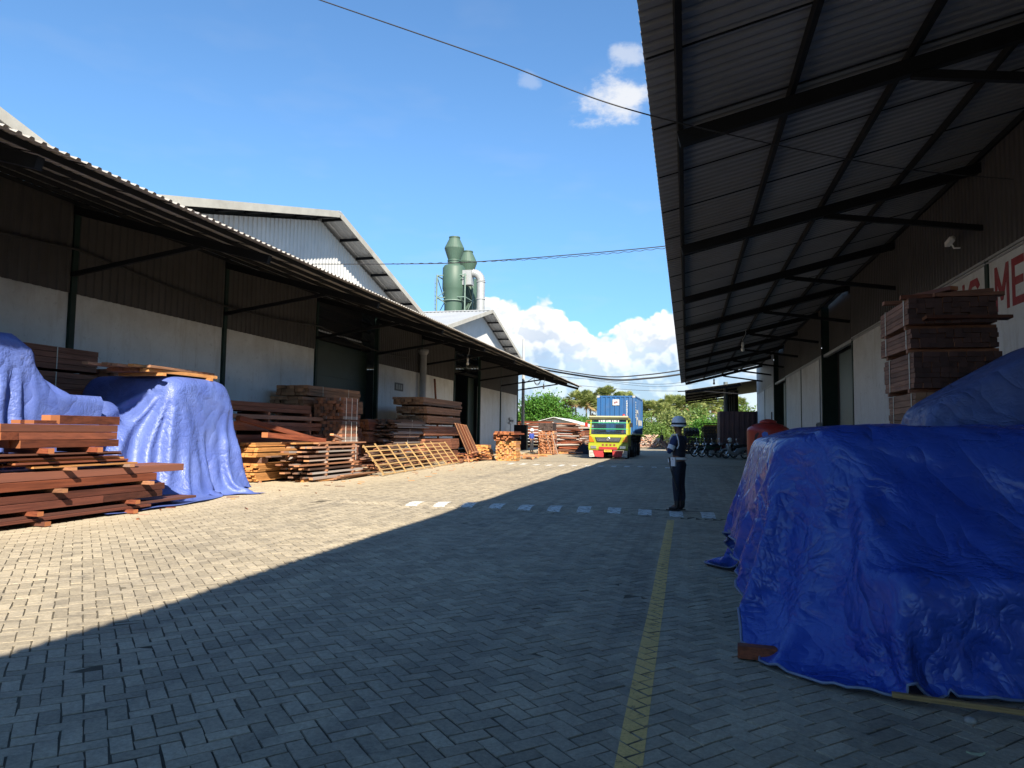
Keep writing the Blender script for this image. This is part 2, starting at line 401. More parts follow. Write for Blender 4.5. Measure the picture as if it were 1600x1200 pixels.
def pavers():
    rs = np.random.RandomState(3); w = .105; c45 = math.sqrt(.5)
    X0, X1, Y0, Y1 = -15.0, 5.8, 2.2, 37.
    r = int(60/w); ii = np.arange(-r, r)
    I, J = np.meshgrid(ii, ii, indexing='ij'); K = (I-J) % 4
    recs = []
    for k, (du, dv) in ((0,(2,1)),(3,(1,2))):
        m = K == k; u = I[m]*w; v = J[m]*w; cu = u+du*w/2; cv = v+dv*w/2
        cx = (cu-cv)*c45 - 2.; cy = (cu+cv)*c45 + 14.
        keep = (cx > X0) & (cx < X1) & (cy > Y0) & (cy < Y1)
        keep &= (cx > -.84*cy-3.0) & (cx < .58*cy+1.0)
        cu, cv = cu[keep], cv[keep]
        recs.append(np.stack([cu, cv, np.full_like(cu, du*w/2), np.full_like(cu, dv*w/2)], 1))
    B = np.concatenate(recs); n = len(B)
    gap = .0012 + .0019*rs.rand(n); bev = .0035
    cu, cv, hu, hv = B.T
    cu = cu + rs.normal(0,.0013,n); cv = cv + rs.normal(0,.0013,n)
    rot = rs.normal(0,.008,n); dz = rs.normal(0,.0010,n); tx = rs.normal(0,.006,n); ty = rs.normal(0,.006,n)
    # a few sunken, broken patches
    for px, py, pr_, dp in ((-.95,4.9,.33,.022),(-1.6,5.4,.28,.012),(-.55,7.3,.35,.016),(-1.1,6.1,.25,.01),(-3.2,9.,.4,.01),(-9.3,11.,.5,.012)):
        q = ((cu-cv)*c45-2.-px)**2 + ((cu+cv)*c45+14.-py)**2; g = np.exp(-q/pr_**2)
        dz -= .08*dp*g*(.6+.8*rs.rand(n)); tx += rs.normal(0,.022,n)*g; ty += rs.normal(0,.022,n)*g; rot += rs.normal(0,.07,n)*g
    V = np.zeros((n,8,3)); sg = np.array([(-1,-1),(1,-1),(1,1),(-1,1)])
    for q in range(4):
        for lvl in range(2):
            s = gap + (bev if lvl else 0)
            lu = sg[q,0]*(hu-s) + (rs.normal(0,.0024,n) if lvl else 0); lv = sg[q,1]*(hv-s) + (rs.normal(0,.0024,n) if lvl else 0)
            ru = lu*np.cos(rot)-lv*np.sin(rot); rv = lu*np.sin(rot)+lv*np.cos(rot)
            x = (cu+ru-cv-rv)*c45-2.; y = (cu+ru+cv+rv)*c45+14.
            V[:,q+4*lvl,0] = x; V[:,q+4*lvl,1] = y
            V[:,q+4*lvl,2] = hump(y,x) + (dz + lu*tx + lv*ty if lvl else -.02) - (0 if lvl else 0)
    # bevel rim sits 4 mm below the top
    F0 = np.array([(4,5,6,7),(0,1,5,4),(1,2,6,5),(2,3,7,6),(3,0,4,7)])
    faces = (F0[None] + (np.arange(n)*8)[:,None,None]).reshape(-1,4)
    me = bpy.data.meshes.new('yard_paving')
    me.vertices.add(n*8); me.vertices.foreach_set('co', V.reshape(-1))
    me.loops.add(len(faces)*4); me.loops.foreach_set('vertex_index', faces.reshape(-1))
    me.polygons.add(len(faces)); me.polygons.foreach_set('loop_start', np.arange(len(faces))*4)
    me.materials.append(M_PAVER); me.polygons.foreach_set('use_smooth', np.zeros(len(faces), bool)); me.update(calc_edges=True)
    o = bpy.data.objects.new('yard_paving', me); COL.objects.link(o); struct(o)
    return V
PV = pavers()

def joint_bed():
    mb = MB(); nx, ny = 42, 70; xs = np.linspace(-16, 6.4, nx); ys = np.linspace(1., 37.2, ny)
    vs = [(x, y, float(hump(y,x))-.006) for y in ys for x in xs]
    mb.add(vs, [(j*nx+i, j*nx+i+1, (j+1)*nx+i+1, (j+1)*nx+i) for j in range(ny-1) for i in range(nx-1)])
    struct(mb.build('paving_joint_bed', M_JOINT))
joint_bed()
mb = MB(); nx, ny = 30, 40
xs = np.linspace(-16, 6.4, nx); ys = np.linspace(37.2, 76, ny)
mb.add([(x,y,float(wobble(x,y))) for y in ys for x in xs], [(j*nx+i, j*nx+i+1, (j+1)*nx+i+1, (j+1)*nx+i) for j in range(ny-1) for i in range(nx-1)])
struct(mb.build('far_yard_paving', M_FARPAVE))
mb = MB(); mb.add([(-900,-300,-.08),(900,-300,-.08),(900,1500,-.08),(-900,1500,-.08)], [(0,1,2,3)])
struct(mb.build('ground', M_EARTH))

def paint_mat(name, col, wear):
    m = bpy.data.materials.new(name); t = NT(m); c = t.coord('Object')
    n = t.noise(c, 9., 7, .75); n2 = t.noise(c, 60., 4, .7)
    a = t.mapr(t.math('ADD', n, t.math('MULTIPLY', n2, .35)), wear-.05, wear+.09, 1, 0)
    cc = t.mix(1., col, t_comb(t, t.mapr(n2, .3, .7, .72, 1.12)), 'MULTIPLY')
    b = t.bsdf(cc, .7, 0, None, .3); tr = t.new('ShaderNodeBsdfTransparent')
    mx = t.new('ShaderNodeMixShader'); t.l.new(a, mx.inputs[0]); t.l.new(tr.outputs[0], mx.inputs[1]); t.l.new(b, mx.inputs[2])
    t.out(mx.outputs[0]); return m
M_YELLOW = paint_mat('worn_yellow_road_paint', (.66,.43,.14), .79)
M_WHITELINE = paint_mat('worn_white_road_paint', (.66,.66,.63), .77)
def clip_poly(P, a, b, c):
    """keep the part of polygon P with a*x+b*y<=c"""
    out = []
    for i in range(len(P)):
        p, q = P[i], P[(i+1)%len(P)]; dp = a*p[0]+b*p[1]-c; dq = a*q[0]+b*q[1]-c
        if dp <= 0: out.append(p)
        if dp*dq < 0:
            s = dp/(dp-dq); out.append(tuple(p[k]+s*(q[k]-p[k]) for k in range(3)))
    return out
def paint_on_pavers(mb, quad):
    qx = [p[0] for p in quad]; qy = [p[1] for p in quad]
    cx = PV[:,:,0].mean(1); cy = PV[:,:,1].mean(1)
    sel = np.where((cx > min(qx)-.2)&(cx < max(qx)+.2)&(cy > min(qy)-.2)&(cy < max(qy)+.2))[0]
    for i in sel:
        P = [tuple(PV[i,k]) for k in (4,5,6,7)]
        for k in range(4):
            p, q = quad[k], quad[(k+1)%4]; a, b = (q[1]-p[1]), -(q[0]-p[0])
            P = clip_poly(P, a, b, a*p[0]+b*p[1])
            if len(P) < 3: break
        if len(P) >= 3: mb.add([(p[0],p[1],p[2]+.0022) for p in P], [tuple(range(len(P)))])
mb = MB()
paint_on_pavers(mb, [(-.33,2.2),(-.2,2.2),(-.225,13.35),(-.35,13.35)])
struct(mb.build('yellow_road_line', M_YELLOW))
mb = MB()
for a, b in ((20.,22.3),(24.5,27.),(29.,32.),(35.,37.)): paint_on_pavers(mb, [(-.36,a),(-.22,a),(-.23,b),(-.37,b)])
for a, b in ((39.5,43),(46,50),(53,58)):
    mb.add([(-.38,a,.012),(-.24,a,.012),(-.24,b,.012),(-.38,b,.012)], [(0,1,2,3)])
struct(mb.build('yellow_road_dashes', M_YELLOW))
mb = MB()
for k in range(11):
    x = -5.58 + k*.585; yc = 14.2+.018*x
    paint_on_pavers(mb, [(x,yc-.44),(x+.25,yc-.44),(x+.21,yc+.42),(x-.04,yc+.42)])
for k in range(14):
    x = -8.4+k*.62; paint_on_pavers(mb, [(x,33.1),(x+.24,33.1),(x+.2,34.3),(x-.04,34.3)])
struct(mb.build('white_road_blocks', M_WHITELINE))
# ------------------------------------------------------------------ cloth settling (position based, numpy)
def pbox(x0, x1, y0, y1, z1, *cuts):
    b = [((1,0,0),x1),((-1,0,0),-x0),((0,1,0),y1),((0,-1,0),-y0),((0,0,1),z1)]
    for n, p in cuts:
        n = np.array(n, float); n /= np.linalg.norm(n); b.append((tuple(n), float(n @ np.array(p))))
    return b
def drape(x0, x1, y0, y1, h, boxes, steps=220, iters=9, seed=1, slack=(1.02,1.02), bend=.12, fric=.5):
    rs = np.random.RandomState(seed)
    nx = int(round((x1-x0)/h))+1; ny = int(round((y1-y0)/h))+1
    X, Y = np.meshgrid(np.linspace(x0,x1,nx), np.linspace(y0,y1,ny), indexing='ij')
    top = max(d for b in boxes for n, d in b if n[2] > .99)
    P = np.stack([X, Y, np.full_like(X, top+.08)], 2); P[:,:,2] += .02*rs.rand(nx,ny)
    for k in range(22):
        a = rs.rand()*6.28; f = 2.+9*rs.rand(); P[:,:,2] += .012*np.sin(f*(X*np.cos(a)+Y*np.sin(a))+rs.rand()*6)
    V = np.zeros_like(P); dt = .03
    hx = (x1-x0)/(nx-1)*slack[0]; hy = (y1-y0)/(ny-1)*slack[1]; hd = math.hypot(hx,hy)
    C = []
    for s in (0,1):
        C.append((np.s_[s:-1:2,:],np.s_[s+1::2,:],hx,1.)); C.append((np.s_[:,s:-1:2],np.s_[:,s+1::2],hy,1.))
    for s in (0,1):
        C.append((np.s_[s:-1:2,:-1],np.s_[s+1::2,1:],hd,.45)); C.append((np.s_[s:-1:2,1:],np.s_[s+1::2,:-1],hd,.45))
    Bn = []
    for s in range(4):
        Bn.append((np.s_[s:-2:4,:],np.s_[s+2::4,:],2*hx)); Bn.append((np.s_[:,s:-2:4],np.s_[:,s+2::4],2*hy))
    for st in range(steps):
        V[:,:,2] -= 9.8*dt; V *= .98
        Q = P + V*dt
        for it in range(iters):
            for a, b, l, k in C:
                A = Q[a]; B = Q[b]; n = min(A.shape[0],B.shape[0]); m = min(A.shape[1],B.shape[1]); A = A[:n,:m]; B = B[:n,:m]
                d = B-A; L = np.sqrt((d*d).sum(2,keepdims=True))+1e-9; c = d*(k*.5*(L-l)/L); A += c; B -= c
            if it % 3 == 0:
                for a, b, l in Bn:
                    A = Q[a]; B = Q[b]; n = min(A.shape[0],B.shape[0]); m = min(A.shape[1],B.shape[1]); A = A[:n,:m]; B = B[:n,:m]
                    d = B-A; L = np.sqrt((d*d).sum(2,keepdims=True))+1e-9; c = d*(bend*.5*np.minimum(L-l,0)/L); A += c; B -= c
            if it % 3 == 2:
                fl = Q.reshape(-1,3); pl = P.reshape(-1,3)
                for b in boxes:
                    N = np.array([n for n,_ in b]); D = np.array([d for _,d in b])
                    pen = D+.02-fl @ N.T; ins = (pen > 0).all(1)
                    if ins.any():
                        i = np.where(ins)[0]; j = pen[i].argmin(1); nn = N[j]
                        fl[i] += nn*pen[i,j][:,None]
                        dv = fl[i]-pl[i]; dv -= nn*(dv*nn).sum(1)[:,None]; fl[i] -= fric*dv
                gz = .03 + .012*np.sin(fl[:,0]*9+fl[:,1]*5)
                g = fl[:,2] < gz
                if g.any():
                    dv = fl[g,:2]-pl[g,:2]; fl[g,:2] -= .85*dv; fl[g,2] = gz[g]
        V = (Q-P)/dt; P = Q
        sp = np.sqrt((V*V).sum(2,keepdims=True)); V *= np.minimum(1, 2.5/(sp+1e-9))
    return P, X, Y
# ------------------------------------------------------------------ the three sheds on the left
XL = -15.; EAVE_Z = 7.35; SLOPE = .265; HALF = 12.1; XR = 5.8
def wall_pieces(root, x, sgn, y0, bays, ztop, zclad, closed, first, clad_mats, door_kind, has_post):
    """masonry below, corrugated cladding above, bay by bay; sgn +1 faces +x"""
    for k in range(len(bays)-1):
        a, b = bays[k], bays[k+1]; kind = door_kind.get(k)
        if kind is None:
            mb = MB(); mb.box(x-.22 if sgn > 0 else x, x if sgn > 0 else x+.22, a+.11, b-.11, -.1, ztop); mb.build('masonry_wall', M_WALL, root)
            mb = MB(); mb.corr((x+sgn*.02, a, ztop-.04), (0,1,0), b-a, (0,0,1), zclad-ztop, (sgn,0,0), .26, .035)
            mb.build('wall_cladding', clad_mats(k), root)
        # girt over the masonry
for ix, (ridge, nm, lab) in enumerate(((2.4,'near','nearest pale metal shed, only a sloping roof verge rising over the canopy at far left'),
                          (26.6,'mid','big shed with a sunlit pale corrugated gable peaking over the middle of the left canopy'),
                          (50.8,'far','farthest left shed with pale gable and visible zinc roof slope below the green cyclones'))):
    root = thing('warehouse', lab, 'warehouse', (0,0,0), 0, 'gabled sheds along the left side of the yard')
    y0, y1 = ridge-HALF, ridge+HALF
    cols = [y0 + k*2*HALF/4 for k in range(5)]
    open_bays = {0:{}, 1:{2:'green', }, 2:{1:'open'}}[ix]
    for k in range(4):
        a, b = cols[k], cols[k+1]; kind = open_bays.get(k)
        if kind is None:
            mb = MB(); mb.box(XL-.22, XL, a+.10, b-.10, -.1, 4.9); mb.build('masonry_wall', M_WALL, root)
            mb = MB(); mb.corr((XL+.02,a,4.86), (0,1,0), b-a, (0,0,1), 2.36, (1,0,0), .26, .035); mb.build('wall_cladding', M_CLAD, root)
        elif kind == 'green':
            d = MB(); d.box(XL-.55, XL-.47, a, (a+b)/2-.02, .05, 5.4); 
            for q in range(5): d.box(XL-.468, XL-.44, a, (a+b)/2-.02, .3+q*1.2, .36+q*1.2)
            d.build('sliding_door', M_DOOR, root)
            d = MB(); d.box(XL-.62, XL-.56, (a+b)/2-.2, b, .05, 5.4)
            for q in range(5): d.box(XL-.558, XL-.53, (a+b)/2+.02, b, .3+q*1.2, .36+q*1.2)
            d.build('sliding_door', M_DOOR, root)
            g = MB(); g.box(XL-.43, XL-.3, a+.1, b-.1, 5.42, 5.6)
            for q in range(3): g.box(XL-.43, XL-.33, a+.1, b-.1, 5.9+q*.45, 5.96+q*.45)
            g.build('door_track', M_STEEL, root)
            g = MB(); g.box(XL-.9, XL-.86, a, b, 5.0, 7.4); g.build('shade_backing', M_BLACKIN, root)  # black sheet painted in for the shaded opening above the doors
        else:
            g = MB(); g.box(XL-.3, XL-.15, a+.1, b-.1, 5.5, 5.68)
            for q in range(3): g.box(XL-.3, XL-.2, a+.1, b-.1, 5.95+q*.42, 6.0+q*.42)
            g.build('door_track', M_STEEL, root)
            d = MB(); d.box(XL-.5, XL-.42, b-1.5, b-.08, .05, 5.45); d.build('sliding_door', M_DOOR, root)
            s = MB(); s.box(XL-.2, XL+.35, b-1.1, b-.1, 0, .55); s.build('door_plinth', M_CONC, root)
    for k in range(5):
        if k == 0 and ix > 0: continue
        mb = MB(); w = .16
        mb.box(XL-.12, XL+.07, cols[k]-w/2, cols[k]+w/2, 0, 7.25)
        mb.build('column', M_GREENSTEEL, root)
    # gable cladding over the canopy, roof with overhang, purlin ends under the verge, cream trim
    zr = EAVE_Z + SLOPE*HALF
    mb = MB(); mb.corr((XL,y0,7.2), (0,1,0), 2*HALF, (0,0,1), lambda s: max(.02, zr-.25-SLOPE*abs(s-HALF)-7.2), (1,0,0), .27, .035)
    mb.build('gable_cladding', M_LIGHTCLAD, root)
    ov = .92
    for s, nmz in ((-1,'roof'),(1,'roof')):
        L = Vector((0, s*1, -SLOPE)).normalized(); N = Vector((0, s*SLOPE, 1)).normalized()
        ln = (HALF+.12)/abs(L.y)
        mb = MB(); mb.corr((XL+ov, ridge, zr), (-1,0,0), 32+ov, L, ln, N, .30, .035)
        mb.build('roof', M_ROOFTOP, root)
        tr = MB(); a = Vector((XL+ov+.012, ridge, zr-.02)); b = a + L*ln
        tr.bar(a, b, .03, .26, 0, N); tr.build('verge_trim', M_FASCIA, root)
        for q in range(8):
            c = Vector((0, ridge, zr-.10)) + L*(.25 + q*1.68)
            if c.z < 7.3: continue
            p = MB(); p.bar((XL-.02, c.y, c.z), (XL+ov-.02, c.y, c.z), .07, .12); p.build('purlin_end', M_STEEL, root)
    mb = MB(); mb.bar((XL+ov+.03, ridge, zr+.05), (XL-32, ridge, zr+.05), .35, .06); mb.build('ridge_cap', M_ROOFTOP, root)
    # shell so the inside is dark
    mb = MB(); mb.box(XL-32.2, XL-32, y0, y1, 0, EAVE_Z); mb.build('rear_wall', M_CLAD, root)
    if ix == 0: mb = MB(); mb.box(XL-32, XL-.3, y0-.02, y0+.18, 0, EAVE_Z-.05); mb.build('side_wall', M_CLAD, root)
    if ix == 2:
        mb = MB(); mb.box(XL-32, XL-.24, y1-.2, y1-.02, 0, EAVE_Z-.05); mb.build('side_wall', M_CLAD, root)
    if ix == 1:
        mb = MB(); mb.box(XL-6, XL-5.9, y0, y1, 0, 7.3); mb.build('partition', M_BLACKIN, root)

def canopy(name, label, xw, zw, xe, ze, y0, y1, rafters, npur, edge, brace_len, brace_drop, mats, lamp=None):
    """lean-to roof: rafters under purlins under a corrugated sheet, a brace from each rafter to the wall"""
    root = thing(name, label, 'canopy')
    sx = 1 if xe > xw else -1
    L = Vector((xe-xw, 0, ze-zw)); ln = L.length; L.normalize()
    N = Vector((-L.z*(1 if L.x > 0 else -1), 0, abs(L.x))); N.normalize()
    P = Vector((xw,0,zw))
    mb = MB(); o = P + N*.235
    mb.corr((o.x, y0, o.z), (0,1,0), y1-y0, L, ln, N, .2, .038); mb.build('roof_sheet', mats[0], root)
    y = y0+.9
    while y < y1-.3:
        c = P + L*(ln/2) + N*.226
        mb = MB(); mb.bar(c-L*(ln/2-.02)+Vector((0,y-c.y,0)), c+L*(ln/2-.02)+Vector((0,y-c.y,0)), .022, .016, 0, N); mb.build('sheet_lap', mats[1], root); y += 1.9
    for k in range(npur):
        c = P + L*(.08 + (ln-.08-edge)*k/(npur-1)) + N*.180
        mb = MB(); mb.bar((c.x,y0+.05,c.z), (c.x,y1-.05,c.z), .07, .095, 0, N)
        mb.build('purlin', mats[1], root)
    for y in rafters:
        a = P + L*.0; b = P + L*(ln-edge+.06)
        mb = MB(); mb.bar((a.x,y,a.z), (b.x,y,b.z), .13, .20, 0, N)
        mb.box(xw-.02 if sx < 0 else xw, xw if sx < 0 else xw+.02, y-.13, y+.13, zw-.22, zw+.12)
        mb.build('rafter', mats[2], root)
        c = P + L*brace_len - N*.09
        mb = MB(); mb.bar((xw,y+.0,zw-brace_drop), (c.x,y,c.z), .085, .11); mb.build('brace', mats[2], root)
    return root
M_SHEETLEFT = plain('bounce_lit_sheet', (.31,.295,.275), .5, 0, .2, .6, 0, 40, (.22,.18,.14), .5)  # paler than the right canopy sheet: bounce light put into the colour
bl = [-3.7+6.05*k for k in range(12)]
canopy('canopy', 'long dark corrugated canopy along the left sheds, its drooping eave edge catching sun', XL, 6.98, -9.1, 5.38, -11, 63.4, bl, 6, .38, 3.9, 1.65, (M_SHEETLEFT, M_STEEL, M_STEEL))
br = [9.75+6.08*k for k in range(-3,9)]
canopy('canopy', 'wide dark corrugated canopy overhead on the right, casting the big yard shadow', XR, 7.0, -.40, 5.50, -14, 60.0, br, 5, .37, 3.1, 1.25, (M_SHEETUNDER, M_STEEL, M_STEEL))

# ------------------------------------------------------------------ the right-hand building
root = thing('warehouse', 'right-hand whitewashed building with red painted capitals and dark brown cladding under its canopy', 'warehouse')
colsR = [15.75+5.93*k for k in range(-5,9)]     # -13.9 .. 63.2
for k in range(len(colsR)-1):
    a, b = colsR[k], colsR[k+1]
    door = abs(a-27.6) < 1 or abs(a-45.4) < 1
    zc = 5.12
    if door:
        d = MB(); d.box(XR+.45, XR+.53, a+.1, b-1.3, .05, 5.0); d.box(XR+.42, XR+.45, a+.6, a+.75, .1, 4.9); d.build('sliding_door', M_DOOR, root)
        d = MB(); d.box(XR+.3, XR+.38, a+.1, a+1.1, .05, 5.0); d.build('sliding_door', M_DOOR, root)
        h = MB(); h.box(XR+.27, XR+.3, a+1.0, a+1.07, 1.5, 1.8); h.build('door_handle', M_WHITEPAINT, root)
        mb = MB(); mb.box(XR+.6, XR+.7, a, b, 0, 7.3); mb.build('shade_backing', M_BLACKIN, root)  # black sheet in place of the shade behind the doors
        mb = MB(); mb.box(XR+.05, XR+.2, a+.08, b-.08, 5.0, 5.12); mb.build('lintel', M_GREY, root)
        mb = MB(); mb.corr((XR+.3,a,5.1), (0,1,0), b-a, (0,0,1), 2.2, (-1,0,0), .2, .03); mb.build('wall_cladding', M_CLAD, root)
        for yy in (a, b): 
            mb = MB(); mb.box(XR+.01, XR+.6, yy-.06, yy+.06, 0, 7.2); mb.build('door_jamb', M_GREENSTEEL, root)
    else:
        mb = MB(); mb.box(XR, XR+.22, a+.08, b-.08, -.1, zc); mb.build('masonry_wall', M_WALL, root)
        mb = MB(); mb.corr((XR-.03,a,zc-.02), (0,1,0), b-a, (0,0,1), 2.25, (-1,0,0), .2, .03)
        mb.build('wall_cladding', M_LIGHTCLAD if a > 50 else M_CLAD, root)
        mb = MB(); mb.box(XR-.05, XR-.005, a+.02, b-.02, zc-.07, zc-.02); mb.box(XR-.035, XR-.004, a+.02, b-.02, zc-.13, zc-.1); mb.build('flashing', M_GREY, root)
for y in colsR:
    mb = MB(); mb.box(XR-.03, XR+.1, y-.075, y+.075, 0, zc if True else 7.2); mb.build('column', M_GREENSTEEL, root)
L = Vector((1,0,.25)).normalized(); N = Vector((-.25,0,1)).normalized()
mb = MB(); mb.corr((XR-.3,-14,7.55), (0,1,0), 77.4, L, 12.6, N, .3, .035); mb.build('roof', M_ROOFTOP, root)
L2 = Vector((1,0,-.25)).normalized(); o = Vector((XR-.3,0,7.55)) + L*12.6
mb = MB(); mb.corr((o.x,-14,o.z), (0,1,0), 77.4, L2, 12.6, Vector((.25,0,1)).normalized(), .3, .035); mb.build('roof', M_ROOFTOP, root)
mb = MB()
for yy in (-14, 63.2): mb.prism([(XR+.25,0),(XR+23.6,0),(XR+23.6,7.4),(o.x,o.z-.06),(XR+.25,7.6)], (0,.15,0), (0,yy,0))
mb.build('gable_wall', M_CLAD, root)
mb = MB(); mb.box(XR+23.6, XR+23.8, -14, 63.3, 0, 7.4); mb.build('rear_wall', M_CLAD, root)
mb = MB(); mb.box(8.2, 23.5, 63.4, 82, 0, 7.3); mb.build('sun_block_annex', M_CLAD, root)  # unseen block added to keep the sun off the open shelter
# painted capitals, 0.87 m tall, read from far to near
M_REDLET = plain('worn_red_lettering', (.27,.018,.03), .7, 0, .25, 4., 0, 40, (.4,.3,.28), .35)
def letter(polys, yl, w, z0=3.97, h=.87):
    """polys in unit square, x to the right as read (towards -y)"""
    mb = MB()
    for k, p in enumerate(polys):
        mb.prism([(q[0]*w, q[1]*h) for q in p], (-.004-.0007*k,0,0), (XR-.002,yl,z0), (0,-1,0), (0,0,1))
    o = mb.build('painted_letter', M_REDLET, root); return o
Mst = [[(0,0),(.19,0),(.19,1),(0,1)],[(.81,0),(1,0),(1,1),(.81,1)],[(.19,1),(.42,.22),(.5,.48),(.5,.48),(.19,.999)],[(.0,1),(.19,1),(.58,.2),(.42,.2)],[(.81,1),(1,1),(.58,.2),(.42,.2)]]
Mst = [[(0,0),(.18,0),(.18,1),(0,1)],[(.82,0),(1,0),(1,1),(.82,1)],[(.18,1),(.18,.62),(.42,.22),(.58,.22),(.82,.62),(.82,1),(.5,.5)]]
Est = [[(0,0),(.26,0),(.26,1),(0,1)],[(.26,0),(1,0),(1,.17),(.26,.17)],[(.26,.42),(.92,.42),(.92,.59),(.26,.59)],[(.26,.83),(1,.83),(1,1),(.26,1)]]
Nst = [[(0,0),(.2,0),(.2,1),(0,1)],[(.8,0),(1,0),(1,1),(.8,1)],[(.2,1),(.2,.68),(.8,0),(.8,.32)]]
Gst = [[(0,.2),(.2,.28),(.2,.72),(0,.8)],[(0,.8),(.2,.72),(.35,.83),(.65,.83),(.8,.72),(1,.8),(.8,1),(.2,1)],[(0,.2),(.2,0),(.8,0),(1,.2),(.8,.28),(.65,.17),(.35,.17),(.2,.28)],[(.8,.28),(1,.2),(1,.5),(.55,.5),(.55,.36),(.8,.36)]]
letter(Mst, 15.42, .62); letter(Est, 14.68, .5)
letter(Nst, 17.55, .6); letter(Gst, 16.75, .62)

# small fittings on the buildings
t = thing('security_camera', 'small white camera on a bracket high on the right-hand cladding', 'camera', (5.72,16.9,5.75))
mb = MB(); mb.tube([(0,0,-.12),(-.12,0,-.12),(-.18,0,0)], .018, 6); mb.build('bracket', M_WHITEPAINT, t)
mb = MB(); mb.bar((-.2,.16,.0), (-.2,-.16,.05), .1, .1); mb.lathe([(.04,-.17),(.055,-.19),(.0,-.192)], (-.2,0,.05), 10, 0, 'y'); mb.build('camera_body', M_WHITEPAINT, t)
mb = MB(); mb.tube([(XR-.03,34.0,.2),(XR-.03,34.0,5.0)], .035, 6); mb.build('conduit', M_GREY, None); tag(bpy.data.objects['conduit'], 'thin grey conduit running up the right wall past the second door', 'conduit')
mb = MB(); mb.box(-.12,0,-.16,.16,-.25,.25); t = thing('switch_box', 'small grey switch box fixed to the conduit on the right wall', 'electrical box', (XR-.06,34.0,1.9)); mb.build('enclosure', M_GREY, t)
mb = MB(); mb.box(-.135,-.12,-.12,.12,-.2,.2); mb.build('cover', M_STEEL, t)
def hanging_lamp(x, y, z, label):
    t = thing('hanging_lamp', label, 'lamp', (x,y,z), 0, 'lamps under the canopies')
    mb = MB(); mb.tube([(0,0,.55),(.02,0,.4),(-.03,.05,.25),(-.1,.08,.15),(-.1,.08,.02)], .014, 6); mb.build('stem', M_GREY, t)
    mb = MB(); mb.lathe([(.0,.02),(.05,.02),(.055,-.12),(.045,-.16)], (-.1,.08,0), 12); mb.build('lamp_holder', M_WHITEPAINT, t)
    mb = MB(); mb.lathe([(.035,-.16),(.075,-.25),(.07,-.33),(.0,-.37)], (-.1,.08,0), 12); mb.build('bulb', M_WHITEPAINT, t)
hanging_lamp(2.35, 30.5, 5.35, 'curved-stem lamp hanging under the middle of the right canopy')
hanging_lamp(-11.0, 35.2, 5.35, 'small pale lamp under the left canopy near the lattice frame')
hanging_lamp(-11.0, 55.5, 5.35, 'small pale lamp under the far end of the left canopy')
hanging_lamp(1.9, 50.0, 5.3, 'small lamp under the far end of the right canopy')
# pipe column, sign, plank on the left wall
t = thing('downpipe', 'thick grey downpipe standing against the left wall behind the tall lumber stack', 'downpipe', (-14.72,38.3,0))
mb = MB(); mb.tube([(0,0,0),(0,0,5.9)], .2, 14); mb.build('pipe', M_GREY, t)
mb = MB(); mb.lathe([(.215,2.9),(.235,2.9),(.235,3.06),(.215,3.06)], (0,0,0), 14); mb.lathe([(.21,5.9),(.3,6.05),(.3,6.2),(.0,6.2)], (0,0,0), 14); mb.build('collar', M_GREY, t)
t = thing('wall_sign', 'small dark framed plate on the white wall above the lattice frame', 'sign', (-14.99,35.45,3.65))
mb = MB(); mb.box(0,.03,-.55,.55,0,.42); mb.build('sign_board', plain('dark_sign', (.08,.08,.08), .5), t)
mb = MB()
for q in range(3): mb.box(.031,.04,-.42+q*.3,-.22+q*.3,.08,.34)
mb.build('lettering', plain('grey_letters', (.3,.3,.28), .5), t)
M_WALLPLANK = W_BROWN
mb = MB(); mb.bar((-14.6,41.0,0),(-14.85,40.6,4.7),.14,.05); o = mb.build('plank', W_BROWN); tag(o, 'single long plank leaning upright against the left wall beside the downpipe', 'plank')
# slack cable sagging along the left cladding
mb = MB(); pts = []
for k in range(60):
    y = 4+k*.55; pts.append((-14.86, y, 6.15 - .32*abs(math.sin((y-2.4)*math.pi/12.1)) - .012*y))
mb.tube(pts, .03, 6); o = mb.build('slack_cable', M_CABLE); tag(o, 'black cable sagging in loops along the dark cladding of the left sheds', 'cable')

# ------------------------------------------------------------------ green dust cyclones behind the far shed
M_CYC = plain('faded_green_paint', (.047,.090,.066), .55, 0, .15, .8, 0, 40, (.10,.13,.10), .4)
M_FRAME = plain('grey_green_frame', (.13,.19,.16), .5)
M_DUCT = plain('galvanised_duct', (.30,.31,.31), .4, .2, .15)
def cyclone(x, y, zb, s, lab, withbody=True):
    t = thing('dust_cyclone', lab, 'dust cyclone', (x,y,zb), 0, 'green dust cyclones behind the far shed')
    mb = MB(); mb.lathe([(.35*s,-6),(.55*s,-3.0),(.95*s,2.2),(1.08*s,3.1),(1.12*s,3.2),(1.12*s,5.25),(.95*s,5.5),(.62*s,5.6)], (0,0,0), 28); mb.build('cyclone_body', M_CYC, t)
    mb = MB(); mb.lathe([(.6*s,5.55),(.6*s,5.95),(.66*s,5.95),(.66*s,6.05),(.6*s,6.05),(.6*s,6.1),(.98*s,7.2),(.98*s,7.28),(.52*s,8.25),(.56*s,8.3),(.56*s,8.4),(.0,8.4)], (0,0,0), 28, 0, 'z', False); mb.build('stack_head', M_CYC, t)
    for z in (-.2, 1.9):
        mb = MB(); mb.lathe([((.78 if z < 0 else 1.0)*s,z),((.84 if z < 0 else 1.06)*s,z),((.84 if z < 0 else 1.06)*s,z+.1),((.78 if z < 0 else 1.0)*s,z+.1)], (0,0,0), 28); mb.build('ring', M_FRAME, t)
    return t
t1 = cyclone(-22.35, 66., 12.35, 1.0, 'front green cyclone with a diamond shaped stack head')
t2 = cyclone(-21.85, 68.8, 11.6, 1.0, 'rear green cyclone half hidden behind the front one')
mb = MB(); mb.box(.9,1.95,-.45,.45,3.5,4.95); mb.build('inlet_box', M_DUCT, t1)
